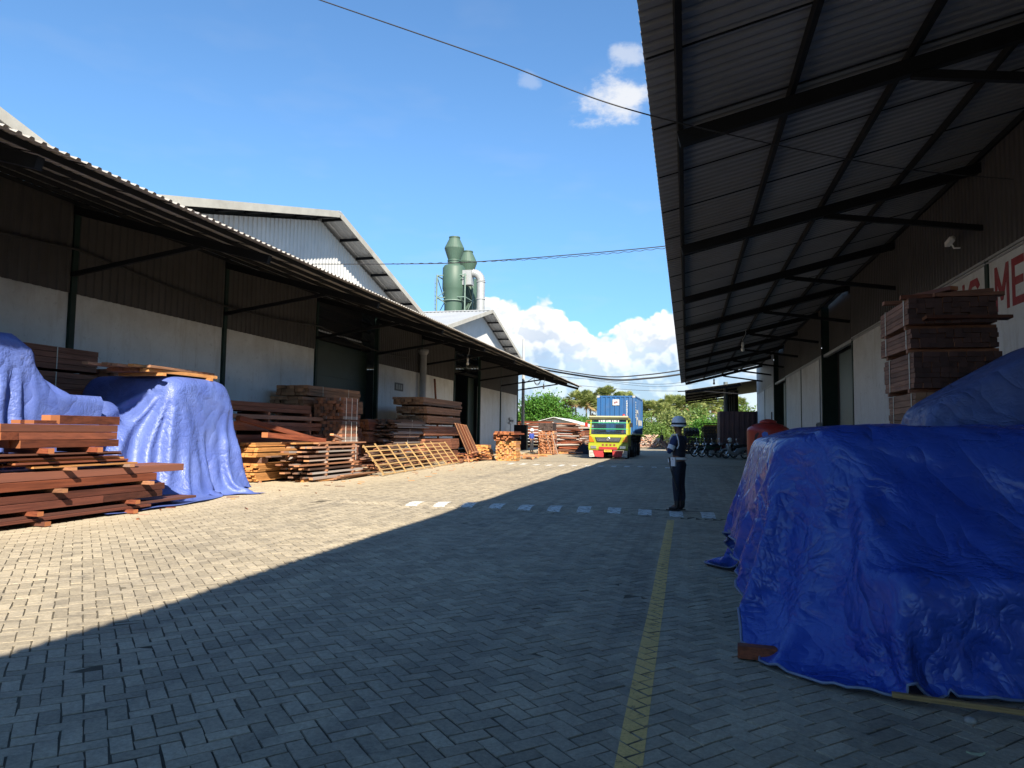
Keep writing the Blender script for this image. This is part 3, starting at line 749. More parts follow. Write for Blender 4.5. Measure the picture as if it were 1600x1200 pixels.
d = thing('exhaust_duct', 'shiny ribbed duct bending down beside the green cyclones', 'duct', (-20.35,66.,0))
mb = MB(); pts = []; rs = []
for k in range(25):
    a = math.pi/2*k/24; 
    pts.append((-.05+.85*math.sin(a), 0, 16.55-.85*0+.0+.85*math.cos(a)-.35)); rs.append(.42 if k % 3 else .36)
mb.tube(pts, rs, 16); mb.build('elbow', M_DUCT, d)
mb = MB(); mb.tube([(.8,0,16.2),(.8,0,0)], .40, 16); 
mb.build('duct_pipe', M_DUCT, d)
for z in (16.1,14.4,12.9,11.3):
    mb = MB(); mb.lathe([(.40,z),(.455,z),(.455,z+.08),(.40,z+.08)], (.8,0,0), 16); mb.build('flange', M_GREY, d)
f = thing('cyclone_frame', 'open steel lattice frame standing around the green cyclones', 'steel frame', (-22.3,66.6,0))
xs = (-1.55,1.35,3.0); ys = (-1.3,1.2,3.6)
for x in (-1.55,1.35):
    for y in ys:
        mb = MB(); mb.tube([(x,y,0),(x,y,16.9)], .075, 6); mb.build('leg', M_FRAME, f)
for z in (16.8,14.6,12.6,10.6):
    for x in (-1.55,1.35):
        mb = MB(); mb.bar((x,-1.3,z),(x,3.6,z),.09,.09); mb.build('rail', M_FRAME, f)
    for y in ys:
        mb = MB(); mb.bar((-1.55,y,z+.004),(1.35,y,z+.004),.085,.085); mb.build('rail', M_FRAME, f)
for i, z in enumerate((14.6,12.6,10.6)):
    for y in ys:
        mb = MB(); mb.tube([(-1.55,y,z+(2.1 if i%2 else 0)),(1.35,y,z+(0 if i%2 else 2.1))], .045, 5); mb.build('diagonal', M_FRAME, f)
    for x in (-1.55,1.35):
        mb = MB(); mb.tube([(x,-1.3,z+(0 if i%2 else 2.1)),(x,1.2,z+(2.1 if i%2 else 0)),(x,3.6,z+(0 if i%2 else 2.1))], .045, 5); mb.build('diagonal', M_FRAME, f)
mb = MB()
for k in range(14): mb.bar((-1.75,-1.35+.0,10.6+k*.42),(-1.75,-.95,10.6+k*.42),.03,.03)
for yy in (-1.35,-.95): mb.bar((-1.75,yy,10.),(-1.75,yy,16.6),.035,.035)
mb.build('ladder', M_FRAME, f)

# ------------------------------------------------------------------ low lean-to beyond the right-hand building
t = thing('open_shelter', 'low open shelter roof on steel posts beyond the end of the right building', 'shelter', (0,0,0))
L = Vector((-4.9,0,-.72)); ln = L.length; L.normalize(); N = Vector((-L.z,0,L.x))*-1
mb = MB(); mb.corr((8.15,66.,6.72), (0,1,0), 24, L, ln+3.44, N, .25, .035); mb.build('roof_sheet', M_CLAD, t)  # dark colour stands in for shade; sheet carried on rightward to block sun
for k in range(5):
    p = Vector((4.7,0,6.14)) + L*(ln-.15)*k/4
    mb = MB(); mb.bar((p.x,66.05,p.z),(p.x,89.9,p.z),.07,.1); mb.build('purlin', M_STEEL, t)
for y in (66.4,72,78,84,89.5):
    a = Vector((4.7,y,6.02)); b = a + L*(ln-.1)
    mb = MB(); mb.bar(a,b,.1,.16); mb.bar((a.x,y,a.z-.8),(b.x+1.6,y,b.z+.14),.06,.07); mb.build('rafter', M_STEEL, t)
mb = MB(); mb.tube([(3.55,69.5,0),(3.55,69.5,6.5)], .2, 10); mb.build('post', plain('grey_green_post', (.10,.12,.12), .6), t)
for y in (76,80,84,88):
    mb = MB(); mb.box(4.7,5.1,y-.25,y+.25,0,6.1); mb.build('post', M_STEEL, t)
mb = MB(); mb.bar((-.8,66.2,5.42),(.2,66.2,5.46),.06,.1); mb.build('gutter_end', M_STEEL, t)
t = thing('sheet_fence', 'tall dark red-brown corrugated fence panel behind the parked motorcycles', 'fence', (0,0,0))
M_BROWNFENCE = plain('oxide_brown_sheet', (.075,.032,.03), .6, 0, .3, 1.3, 0, 40, (.13,.05,.03), .6)
mb = MB(); mb.corr((2.8,64.3,0), (1,0,0), 3.2, (0,0,1), 3.58, (0,-1,0), .42, .05); mb.corr((2.8,64.3,0), (0,1,0), 5., (0,0,1), 3.58, (-1,0,0), .3, .04); mb.build('sheet_panel', M_BROWNFENCE, t)
mb = MB(); mb.bar((2.8,64.36,3.5),(6.0,64.36,3.5),.06,.08); mb.bar((2.8,64.36,1.6),(6.0,64.36,1.6),.06,.08); mb.build('rail', M_STEEL, t)
# ------------------------------------------------------------------ tarpaulins
def tarp(P, X, Y, name, label, mat, hem=True, corner=None, sub=1, ripple=.0):
    nx, ny, _ = P.shape
    keep = np.ones((nx,ny), bool)
    if corner:                       # sheet folded under at a corner: (x, y, radius)
        for cx, cy, sx, sy, r in corner:
            inq = ((X-cx)*sx > 0) & ((Y-cy)*sy > 0); keep &= ~(inq & (np.hypot(X-cx,Y-cy) > r))
    idx = -np.ones((nx,ny), int); mb = MB()
    for i in range(nx):
        for j in range(ny):
            if keep[i,j]: idx[i,j] = len(mb.v); mb.v.append(tuple(P[i,j]))
    edges = {}
    for i in range(nx-1):
        for j in range(ny-1):
            q = (idx[i,j],idx[i+1,j],idx[i+1,j+1],idx[i,j+1])
            if sum(k >= 0 for k in q) >= 3:
                q = tuple(k for k in q if k >= 0)
                mb.f.append(q); mb.m.append(0); mb.s.append(True)
                for a, b in zip(q, q[1:]+q[:1]):
                    if (b,a) in edges: del edges[(b,a)]
                    else: edges[(a,b)] = 1
    root = thing(name, label, 'tarpaulin', (0,0,0), 0, 'blue tarpaulins over lumber')
    nxt = {a:b for a,b in edges}
    o = mb.build('sheet', mat, root)
    md = o.modifiers.new('smooth','SUBSURF'); md.levels = sub; md.render_levels = sub
    if hem and nxt:
        s0 = max(nxt, key=lambda k: -mb.v[k][1]); loop = [s0]; c = nxt[s0]
        while c != s0 and c in nxt and len(loop) < 5000: loop.append(c); c = nxt[c]
        h = MB(); h.tube([(mb.v[k][0],mb.v[k][1],mb.v[k][2]+.002) for k in loop], .010, 5); h.build('hem', M_HEM, root)
def creases(P, C, u, out, front, a0, a1, freq, amp, reach, seed=0., far=9.):
    """pull creases into a hanging sheet: ridges spreading down from the corner C, a0..a1 from straight down towards u"""
    C = np.array(C); d = P-C; du = d @ np.array(u, float); dv = C[2]-P[:,:,2]
    ang = np.arctan2(du, np.maximum(dv,1e-3)); dist = np.hypot(du, dv)
    sm = lambda t: np.clip(t,0,1)**2*(3-2*np.clip(t,0,1))
    w = sm((ang-a0)/.12)*sm((a1-ang)/.12)*np.minimum(1,dist/reach)*sm((far-dist)/.5)*sm(dv/.15)*front(P)*sm(P[:,:,2]/.25)
    ph = ang*freq + .8*np.sin(2.7*ang+seed) + .35*np.sin(dist*3+seed*2)
    P += np.array(out, float)*(amp*w*(1-np.abs(np.sin(ph))-.35))[:,:,None]
P, X, Y = drape(-.16, 6.2, 4.1, 9.6, .062,
    [pbox(.30,5.3,5.5,8.3,1.62, ((-.30,0,1),(1.15,6,1.62)), ((0,-.55,1),(2,5.95,1.62)), ((-1,0,.27),(.72,6,1.5)), ((-1,-1,.3),(.80,5.95,1.4)), ((0,-1,.22),(2,5.72,1.5))),
     pbox(1.12,5.3,4.92,5.8,.68, ((-1,-1,0),(1.2,5.0,.5)))],
    steps=240, iters=12, seed=3, slack=(1.055,1.015), fric=.97, bend=.10)
ff = lambda P: (P[:,:,1] < 6.05)*1.
creases(P, (1.0,5.8,1.58), (1,0,0), (0,-1,.2), ff, .12, 1.45, 7.5, .060, .7, 1.)
creases(P, (1.0,5.8,1.58), (1,0,0), (0,-1,.2), ff, .35, 1.50, 17., .028, .5, 2.3)
creases(P, (3.3,5.9,1.62), (-1,0,0), (0,-1,.2), ff, .1, 1.2, 9., .030, .8, 4.)
creases(P, (.85,6.0,1.55), (0,1,0), (-1,0,.1), lambda P: (P[:,:,0] < 1.0)*1., -.4, 1.2, 7., .085, .8, .7)
creases(P, (1.15,4.95,.72), (1,0,0), (0,-1,.1), lambda P: (P[:,:,1] < 5.05)*1., -1.2, 1.4, 6., .05, .35, 3.1)
tarp(P, X, Y, 'tarpaulin', 'big glossy blue tarpaulin draped to the ground in the right foreground', M_TARP_R, True, [(1.2,5.35,-1,-1,1.18)])
P, X, Y = drape(1.75, 5.8, 7.45, 11., .08, [pbox(2.55,5.4,8.5,9.75,2.62, ((-.60,0,1),(3.75,9,2.58)), ((0,-.5,1),(3,8.8,2.6))), pbox(1.1,5.3,5.75,8.35,1.64)], steps=170, iters=8, seed=5, slack=(1.02,1.0), fric=.9)
tarp(P, X, Y, 'tarpaulin', 'duller blue tarpaulin sloping up behind the big right foreground one', M_TARP_D, False)
P, X, Y = drape(-15.2, -8.9, 2.4, 11.5, .078, [pbox(-13.4,-11.0,3.5,9.95,3.18, ((0,.9,1),(-12,9.6,3.18)), ((.12,0,1),(-12.2,6,3.2)), ((.6,.6,1),(-11.2,9.6,3.12))), pbox(-13.2,-10.95,9.9,12.3,2.1)], steps=180, iters=9, seed=7, slack=(1.0,1.055), fric=.97, bend=.10)
fl = lambda P: (P[:,:,0] > -11.3)*1.
creases(P, (-10.9,9.6,3.1), (0,-1,0), (1,0,0), fl, -.25, 1.3, 9., .07, .9, .4)
creases(P, (-10.9,7.2,3.1), (0,1,0), (1,0,0), fl, -.5, .7, 13., .035, .7, 2.)
tarp(P, X, Y, 'tarpaulin', 'sunlit blue tarpaulin over the tall pile at the far left edge', M_TARP_L, False, None, 0)
P, X, Y = drape(-15.0, -8.75, 10.2, 16.4, .066, [pbox(-13.2,-11.35,9.5,12.3,2.05), pbox(-13.2,-10.75,13.1,15.2,2.66, ((0,-1,.12),(-12,13.15,2.6)))], steps=210, iters=11, seed=9, slack=(1.0,1.065), fric=.97, bend=.10)
creases(P, (-10.8,13.15,2.62), (-.55,-.83,0), (.83,-.55,.1), (lambda P: 1.), -.02, 1.05, 9.5, .26, .9, .2)
creases(P, (-10.8,13.2,2.62), (0,1,0), (1,0,0), fl, -.05, 1.35, 8., .055, .8, 1.4)
creases(P, (-10.8,15.1,2.62), (0,-1,0), (1,0,0), fl, -.4, .5, 11., .05, .8, 2.2)
tarp(P, X, Y, 'tarpaulin', 'sunlit blue tarpaulin with deep folds over the square pile carrying boards, left side', M_TARP_L, False, [(-10.1,15.6,1,1,.62)], 0)
# ------------------------------------------------------------------ lumber
_ub = {}
def unit(mat):
    """one shared board mesh per timber, sawn with slightly soft long edges"""
    if mat.name not in _ub:
        mb = MB(); e = .03
        pr = [(-.5+e,-.5),(.5-e,-.5),(.5,-.5+e),(.5,.5-e),(.5-e,.5),(-.5+e,.5),(-.5,.5-e),(-.5,-.5+e)]
        mb.prism(pr, (0,1,0), (0,-.5,0), (1,0,0), (0,0,1))
        me = bpy.data.meshes.new('board'); me.from_pydata(mb.v, [], mb.f); me.materials.append(mat); me.update(); _ub[mat.name] = me
    return _ub[mat.name]
def board(c, dims, mat, parent=None, rot=(0,0,0), name='board', label=None, cat='board', group=None):
    o = bpy.data.objects.new(name, unit(mat)); COL.objects.link(o)
    o.location = c; o.scale = dims; o.rotation_euler = rot
    if parent: o.parent = parent
    if label: tag(o, label, cat, group)
    return o
def bundle(label, group, loc, nx, nz, bw, bh, L, mat, rotz=0, jit=.012, ejit=.03, straps=(), name='lumber_bundle', gapz=.0, mats=None, strapcol=None):
    """strapped bundle, boards along local +y from the base corner; root at its base"""
    root = thing(name, label, 'lumber bundle', loc, rotz, group)
    n = 0
    for k in range(nz):
        for i in range(nx):
            inner = 0 < i < nx-1 and 0 < k < nz-1
            l = L + rnd.uniform(-1,1)*ejit*2
            c = ((i+.5)*bw + rnd.uniform(-.2,.2)*jit, L/2 + rnd.uniform(-1,1)*ejit, (k+.5)*(bh+gapz) )
            board(c, (bw*.965, l, bh*.955), rnd.choice(mats) if mats else mat, root, (0,0,rnd.uniform(-1,1)*jit*.25))
    W, H = nx*bw, nz*(bh+gapz)
    for f in straps:
        mb = MB(); y = f*L; e = .008
        mb.box(-e-.004,W+e+.004,y-.012,y+.012,H,H+.004); mb.box(-e-.004,-e,y-.012,y+.012,0,H); mb.box(W+e,W+e+.004,y-.012,y+.012,0,H)
        mb.build('strap', strapcol or M_STRAP, root)
    return root, H
M_STRAP = plain('pale_packing_strap', (.55,.52,.42), .5)
M_STRAPW = plain('white_packing_strap', (.75,.74,.68), .5)
def bearers(x0, x1, ys, z, h, mat, label, group, out=0.):
    for y in ys:
        board(((x0+x1+out)/2, y, z+h/2), (.09, x1-x0+out, h*.96), mat, None, (0,0,math.pi/2), 'bearer', label, 'bearer', group)

# --- sunlit stack of red boards, left foreground: every board its own object
G = 'boards of the sunlit red stack at the left edge'
def layer(label, z, h, y0, y1, x_face=-9.74, nd=4, bw=.18, mat=W_RED, split=None, jit=.05, xo=.0):
    for d in range(nd):
        a, b = y0 + rnd.uniform(-1,1)*jit, y1 + rnd.uniform(-1,1)*jit
        x = x_face - bw*(d+.5) - rnd.uniform(0,.006)
        if split and d == 0:
            s = split
            board((x,(a+s)/2,z+h/2),(bw*.96,s-a-.004,h*.955),mat,None,(0,0,0),'board',label,'board',G)
            board((x-.012,(s+b)/2,z+h/2),(bw*.96,b-s-.004,h*.95),mat,None,(0,0,0),'board',label,'board',G)
        else:
            board((x,(a+b)/2,z+h/2),(bw*.96,b-a,h*.955),mat,None,(0,rnd.uniform(-.004,.004),rnd.uniform(-.002,.002)),'board',label,'board',G)
GB = 'bearer blocks of the sunlit red stack'
def blocks(z, h, ys, lab, mat=W_RED):
    for y in ys:
        board((-10.02+rnd.uniform(0,.05), y, z+h/2), (.11, .86, h*.97), mat, None, (0,0,math.pi/2+rnd.uniform(-.03,.03)), 'bearer', lab, 'bearer', GB)
blocks(0,.07,(7.4,9.05,10.85),'bearer on the ground under the red stack at the left edge')
layer('thin board in the lowest layer of the sunlit red stack', .07,.045, 6.4,11.4, -9.72, 3, .22, W_REDDARK)
layer('thin board in the lowest layer of the sunlit red stack', .115,.05, 7.,12.7, -9.78, 3, .22, W_REDDARK)
blocks(.165,.07,(8.9,10.9),'bearer block above the thin lowest boards of the red stack')
layer('board in the second layer of the sunlit red stack', .235,.125, 5.9,11.75, -9.74, 4, .2, W_REDDARK, split=10.3)
layer('board in the second layer of the sunlit red stack', .36,.125, 5.9,11.8, -9.77, 4, .2, W_REDDARK)
blocks(.485,.065,(9.35,11.25),'bearer block midway up the red stack', W_PINK)
layer('long board in the wide middle layer of the sunlit red stack', .55,.14, 5.6,11.5, -9.73, 4, .2)
layer('long board in the wide middle layer of the sunlit red stack', .69,.14, 5.6,12.3, -9.76, 4, .2)
blocks(.83,.05,(9.5,10.75),'bearer block under the pale thin boards of the red stack', W_PINK)
for q,(a,b,z,x,mt) in enumerate(((8.9,11.0,.88,-9.72,W_ORANGE),(8.5,10.9,.91,-9.85,W_RED),(8.6,10.8,.945,-9.74,W_RED),(8.3,10.9,.98,-9.95,W_RED),(8.7,10.75,.975,-9.80,W_ORANGE),(8.2,10.6,1.01,-9.76,W_RED),(8.4,10.8,1.045,-9.9,W_RED),(8.3,9.3,.90,-10.1,W_ORANGE),(8.0,10.8,.93,-10.2,W_RED),(8.1,10.7,1.0,-10.25,W_RED),(8.3,10.7,1.08,-9.8,W_RED),(8.3,10.7,1.08,-10.1,W_RED))):
    board((x-.08,(a+b)/2,z+.015),(.16,b-a,.028),mt,None,(0,0,rnd.uniform(-.02,.02)),'board','thin ragged board in the pale upper layer of the red stack','board',G)
blocks(1.11,.085,(9.05,10.0),'bearer block under the top rows of the red stack')
for k in range(3):
    layer('board in the thick top rows of the sunlit red stack', 1.195+.125*k,.125, 8.35+.1*(k==0)*3,10.55, -9.74-.004*k, 4, .19, split=(8.62 if k == 1 else None), jit=.02)
layer('topmost board of the sunlit red stack', 1.57,.15, 9.35,10.58, -9.75, 2, .19, jit=.01)
layer('short offcut beside the topmost board of the red stack', 1.57,.06, 8.85,9.3, -9.76, 2, .19, jit=.04)
layer('board at the left frame edge beside the red stack', 1.2,.14, 6.9,8.25, -9.76, 3, .2, jit=.02)
layer('board at the left frame edge beside the red stack', 1.36,.1, 6.6,8.2, -9.78, 3, .2, jit=.02)
blocks(.90,.29,(7.2,8.0),'tall bearer block at the left frame edge in the red stack')

# --- boards lying on the square tarpaulin pile
GT = 'boards lying on the folded left tarpaulin'
bearers(-12.0,-10.95,(12.95,14.5),2.64,.07,W_ORANGE,'short bearer on top of the folded left tarpaulin','bearers on the left tarpaulin',.1)
for i in range(6):
    board((-11.05-.16*i,13.75+rnd.uniform(-.08,.08),2.75),(.15,2.3+rnd.uniform(-.2,.2),.075),W_ORANGE if i < 2 else W_BROWN,None,(0,0,rnd.uniform(-.03,.03)),'board','tan board in the pile on top of the folded left tarpaulin','board',GT)
for i in range(5):
    board((-11.05-.2*i,13.7+rnd.uniform(-.15,.15)-.2*i,2.82+.01*(i%2)),(.14,2.2+rnd.uniform(-.5,.2),.055),W_TAN if i != 1 else W_ORANGE,None,(0,0,rnd.uniform(-.06,.06)),'board','tan board in the pile on top of the folded left tarpaulin','board',GT)

# --- brown bundles against the left wall behind the tarpaulins
GW = 'brown bundles stacked against the left wall'
z = 0
for k in range(6):
    b, h = bundle('brown bundle behind the far-left tarpaulin, level %s from the ground' % ['one','two','three','four','five','six'][k], GW, (-14.6,10.1,z), 6, 4, .17, .125, 3.9, W_BROWN, 0, .02, .05, (.3,.7)); z += h+.06
z = 0
for k in range(5):
    b, h = bundle('brown bundle in the stack by the first wall column, level %s from the ground' % ['one','two','three','four','five'][k], GW, (-14.5,14.35,z), 7, 5, .14, .108, 1.9, W_BROWN, 0, .02, .05, (.5,)); z += h+.06

# --- first cluster along the left wall
GO = 'orange boards in the low pile right of the folded tarpaulin'
for k,(z0,nz,bh,n,L) in enumerate(((.05,4,.058,8,2.3),(.31,4,.058,8,2.5),(.72,2,.06,7,2.3),(.87,2,.06,7,2.2),(1.02,2,.055,6,2.1))):
    bundle('bright orange sawn boards, pile layer %s from the ground beside the folded tarpaulin' % ['one','two','three','four','five'][k], GO, (-12.85+.02*k,17.9+.05*k,z0), n, nz, .128, bh, L, W_ORANGE, 0, .05, .05)
bearers(-12.9,-11.8,(18.1,19.8),0,.05,W_PINK,'bearer under the bright orange boards','bearers of the orange pile')
bearers(-12.9,-11.75,(18.3,19.9),.55,.16,W_DARK,'dark bearer between the two orange piles','bearers of the orange pile')
GS = 'ragged slabs in the loose stack with many stickers'
for lv in range(9):
    zz = .10 + lv*.125
    for y in (19.6,21.3):
        board((-11.05,y+rnd.uniform(-.06,.06),zz-.035),(.07,1.05,.065),W_PINK,None,(0,0,math.pi/2+rnd.uniform(-.05,.05)),'sticker','short pinkish sticker between ragged slabs left of the lattice','sticker','stickers of the ragged slab stack')
    for i in range(5):
        l = rnd.uniform(2.4,3.9); mt = rnd.choice([W_DARK,W_PINK,W_DARK,W_BROWN] if lv < 7 else [W_PINK,W_ORANGE,W_RED])
        board((-10.62-.2*i-rnd.uniform(0,.05),20.3+rnd.uniform(-.5,.5),zz+.03),(.17,l,rnd.uniform(.035,.055)),mt,None,(0,0,rnd.uniform(-.02,.02)),'slab','ragged slab in the stickered stack left of the lattice','slab',GS)
for k in range(7):
    board((-10.55-.13*(k%4),19.6+rnd.uniform(-.3,.3),.035+.07*(k//4)),(.12,1.5,.06),W_ORANGE if k < 4 else W_PINK,None,(0,0,-.05+rnd.uniform(-.04,.04)),'board','short pale board on the ground before the ragged slab stack','board','short pale boards at the foot of the slab stack')
for k in range(4): board((-10.5+.05*k,21.+.2*k,.03+.03*k),(.14,2.6,.03),W_TAN,None,(0,0,.05-.03*k),'board','long flat board lying on the ground before the ragged slabs','board','short pale boards at the foot of the slab stack')
board((-11.2,18.9,1.28),(.2,3.0,.14),W_RED,None,(-.06,0,-.05),'board','thick red board lying flat across the top of the ragged slabs','board')
board((-11.9,19.1,1.52),(.2,2.9,.14),W_RED,None,(-.22,0,-.35),'board','thick red board sliding down at an angle behind the flat red one','board')
board((-11.2,21.5,1.3),(.12,1.7,.06),W_PINK,None,(-.1,0,.25),'board','small pink board tilted on the ragged slabs nearest the strapped squares','board')
GC = 'brown bundles behind the ragged slabs'
z = .0
for k,(nz,y0,L,mt,g) in enumerate(((3,16.2,7.8,W_BROWN,.09),(3,16.6,7.2,W_BROWN,.09),(2,16.4,6.9,W_RED,.10),(2,16.3,6.6,W_BROWN,.12),(1,17.6,5.6,W_PINK,.08),(2,15.9,6.2,W_BROWN,.1))):
    b, h = bundle('long brown board bundle behind the ragged slabs, level %s from the ground' % ['one','two','three','four','five','six'][k], GC, (-13.55,y0,z+g), 5, nz, .2, .135, L, mt, 0, .06, .12); 
    bearers(-13.6,-12.5,(17.,19.5,22.),z,g,W_BROWN,'bearer in the long brown board stack behind the ragged slabs','bearers of the long brown stack'); z += h+g
GD = 'tall brown bundles before the green door'
z = 0
for k,(nz,y0,L,dx) in enumerate(((4,23.2,3.8,0),(4,23.,3.9,.0),(4,23.1,3.8,.05),(4,23.0,3.9,-.05),(4,22.7,4.6,-.15),(3,23.0,3.9,-.1))):
    b, h = bundle('brown bundle in the tall stack before the dark green door, level %s from the ground' % ['one','two','three','four','five','six'][k], GD, (-14.4+dx,y0,z), 7, nz, .19, .125, L, W_TAN if k > 3 else W_BROWN, -.03, .03, .06, (.25,.75)); z += h+.05
GE = 'strapped squares with dark rough end grain'
z = .45
bearers(-12.9,-11.8,(23.1,24.),0,.45,W_BROWN,'tall bearer under the strapped squares','bearers of the strapped squares')
for k,nz in enumerate((5,7,7)):
    b, h = bundle('strapped bundle of short squares with dark rough end grain, %s of three' % ['lowest','middle','top'][k], GE, (-12.95,23.0,z), 9, nz, .125, .11, 1.25, W_BROWN, 0, .03, .06, (.2,.55,.88), mats=[W_BROWN,W_DARK,W_BROWN], strapcol=M_STRAPW); z += h+.07
GF = 'reddish bundles between the green door and the dark slabs'
z = 0
for k in range(4):
    b, h = bundle('reddish bundle low behind the lattice, level %s from the ground' % ['one','two','three','four'][k], GF, (-14.1,27.3,z), 7, 4, .18, .115, 2.6, W_RED if k % 2 else W_BROWN, 0, .03, .08); z += h+.05

# --- second cluster: lattice, dark slabs, tall stack
t = thing('lattice_frame', 'long pale timber lattice leaning low against the slab piles', 'lattice', (0,0,0))
A0 = Vector((-9.85,22.2,.03)); A1 = Vector((-10.62,32.7,.03)); UP = Vector((-.75,-.10,.98)); nrm = (A1-A0).cross(UP).normalized()
DIR = (A1-A0).normalized()
def lat_bar(p, q, w, h, nm):
    mid = (p+q)/2; d = q-p; M = Matrix((d.normalized().cross(nrm), d.normalized(), nrm)).transposed()
    o = board(mid, (w, d.length, h), W_PALE, t, M.to_euler(), nm)
for k in range(10):
    f = k/9; p = A0.lerp(A1, f) + DIR*(.0); u = UP*(1+.05*math.sin(k*2.1))
    lat_bar(p + nrm*.03, p+u + nrm*.03, .075 if k % 9 else .10, .035, 'upright')
for k in range(7):
    f = .03+.155*k
    lat_bar(A0 + UP*f - DIR*.05, A1 + UP*f + DIR*.05, .042, .03, 'rail')
GB2 = 'dark slabs behind the lattice'
z = 0
for k in range(5):
    b, h = bundle('dark weathered slab bundle behind the lattice, level %s from the ground' % ['one','two','three','four','five'][k], GB2, (-13.9+.1*k,28.3,z), 8, 7, .19, .052, 3.3, W_DARK, 0, .12, .3, (.5,)); z += h+.05
GC2 = 'tall brown stack beside the open doorway'
zs = ((0,5,.105,5.2),(.6,5,.11,5.3),(1.32,4,.115,5.9),(1.92,3,.115,5.2),(2.36,3,.11,5.2),(2.78,3,.12,5.9))
for k,(z,nz,bh,L) in enumerate(zs):
    b, h = bundle('brown bundle in the tall stack beside the doorway, level %s from the ground' % ['one','two','three','four','five','six'][k], GC2, (-13.55+(.08 if k in (3,4) else 0)-(.1 if k==5 else 0),31.6,z), 8, nz, .195, bh, L, W_TAN if k > 2 else W_BROWN, 0, .04, .08)
    if k: bearers(-13.5,-12.05,(32.4,34.2,36.2),z-.06,.058,W_BROWN,'bearer in the tall stack beside the open doorway','bearers of the tall brown stack')
GC3 = 'loose slats heaped behind the lattice'
for k in range(70):
    y = rnd.uniform(24.,31.); hgt = 1.05*max(.25,1-abs(y-27.5)/5.2)
    zz = .04 + hgt*(k%12)/12.
    board((-11.35+rnd.uniform(-.4,.45)-.25*zz,y,zz+.05),(rnd.uniform(.07,.15),rnd.uniform(1.4,3.2),.03),rnd.choice([W_DARK,W_PINK,W_DARK,W_RED,W_BROWN]),None,(rnd.uniform(-.1,.1),rnd.uniform(-.3,.3),rnd.uniform(-.22,.22)),'slat','loose slat in the untidy heap behind the lattice','slat',GC3)
for k in range(9):
    f = k/8; 
    p = Vector((-11.55,34.7+1.9*f,1.95-.08*f)); q = Vector((-10.95,35.6+2.0*f,.03)); d = q-p
    board((p+q)/2, (.07,d.length,.045), W_RED if k%2 else W_TAN, None, d.to_track_quat('Y','Z').to_euler(), 'batten', 'batten leaning side by side against the tall brown stack', 'batten', 'battens leaning on the tall brown stack')

# --- third cluster: orange offcuts, stacks near the truck
GH = 'scrap boards in low reddish heaps past the lattice'
for k in range(60):
    y = rnd.uniform(33.2,37.6); 
    board((-10.85+rnd.uniform(-.45,.5),y,.04+.5*max(0,1-abs(y-35.8)/2.6)*rnd.random()),(rnd.uniform(.06,.15),rnd.uniform(.6,1.9),.04),rnd.choice([W_RED,W_ORANGE,W_PINK,W_RED]),None,(rnd.uniform(-.2,.2),rnd.uniform(-.3,.3),rnd.uniform(-.7,.7)),'scrap_board','scrap board in the low reddish heap past the lattice','board',GH)
GI = 'orange offcut stacks before the last white wall'
for k in range(4):
    bundle('low stack of bright orange offcuts, layer %s, just past the reddish heap' % ['one','two','three','four'][k], GI, (-11.4+.05*k,37.2+.1*k,.02+.2*k), 8-k, 3, .14, .062, 1.0, W_ORANGE, .1, .1, .05)
z = 0
for k in range(4):
    b, h = bundle('layer %s of the neat orange block stack topped with red boards' % ['one','two','three','four'][k], GI, (-9.95,36.9,z), 9, 3, .125, .085, 1.0, W_ORANGE, 0, .08, .05, mats=[W_ORANGE,W_PALE,W_ORANGE,W_PINK]); z += h+.01
for k in range(3):
    b, h = bundle('rough red boards, row %s, on top of the orange block stack' % ['one','two','three'][k], 'red boards on the orange block stack', (-10.05+.06*k,36.7,z), 5, 2, .2, .085, 1.7, W_RED, .12-.1*k, .25, .2); z += h
for k in range(26):
    y = rnd.uniform(38.2,46.)
    board((-9.2+rnd.uniform(-.6,.5)+(43-y)*.05,y,.04+.3*rnd.random()*max(.2,1-(y-39)/9)),(.1,rnd.uniform(.6,1.3),.05),rnd.choice([W_ORANGE,W_PALE,W_PINK]),None,(0,rnd.uniform(-.2,.2),rnd.uniform(-1.6,1.6)),'offcut','pale offcut scattered beyond the orange block stack','offcut','pale offcuts scattered beyond the block stack')
GJ = 'stack with a blackened top bundle near the truck'
z = 0
for k in range(3):
    b, h = bundle('reddish block bundle, level %s, under the blackened bundle near the truck' % ['one','two','three'][k], GJ, (-10.12,49.0,z), 9, 5, .125, .108, 1.1, W_PINK, 0, .06, .05, mats=[W_PINK,W_RED]); z += h+.01
bundle('blackened bundle on top of the reddish block stack near the truck', GJ, (-10.12,48.9,z+.02), 8, 4, .13, .135, 1.4, W_BLACK)
t = thing('ladder_frame', 'slatted ladder-like frame leaning on the reddish block stack near the truck', 'lattice', (-9.15,48.55,0))
for xx in (-.35,.1,.55):
    p = Vector((xx,-.15,.02)); q = Vector((xx-.55,.22,1.55)); d = q-p; board((p+q)/2,(.05,d.length,.045),W_PINK,t,d.to_track_quat('Y','Z').to_euler(),'upright')
for k in range(7):
    f = .06+.14*k; p = Vector((-.5-.55*f,-.2+.37*f,1.53*f)); board(p+Vector((.55,-.02,0)),(.05,.95,.03),W_PINK,t,(0,0,math.pi/2),'rail')
GK = 'rough timber pile beside the truck'
for k in range(17):
    for i in range(4):
        l = rnd.uniform(1.5,2.5); x0 = -9.0 if k < 16 else -9.3
        board((x0+rnd.uniform(-.35,.3)+.25*(k<7),54.+.34*i+rnd.uniform(-.12,.1),.10+.132*k+rnd.uniform(-.02,.02)),(rnd.uniform(.2,.34),l,rnd.uniform(.07,.125)),rnd.choice([W_RED,W_PINK,W_BROWN,W_DARK,W_RED]),None,(rnd.uniform(-.05,.05),0,math.pi/2+rnd.uniform(-.2,.2)),'rough_beam','rough reddish beam in the tall pile just left of the truck','beam',GK)
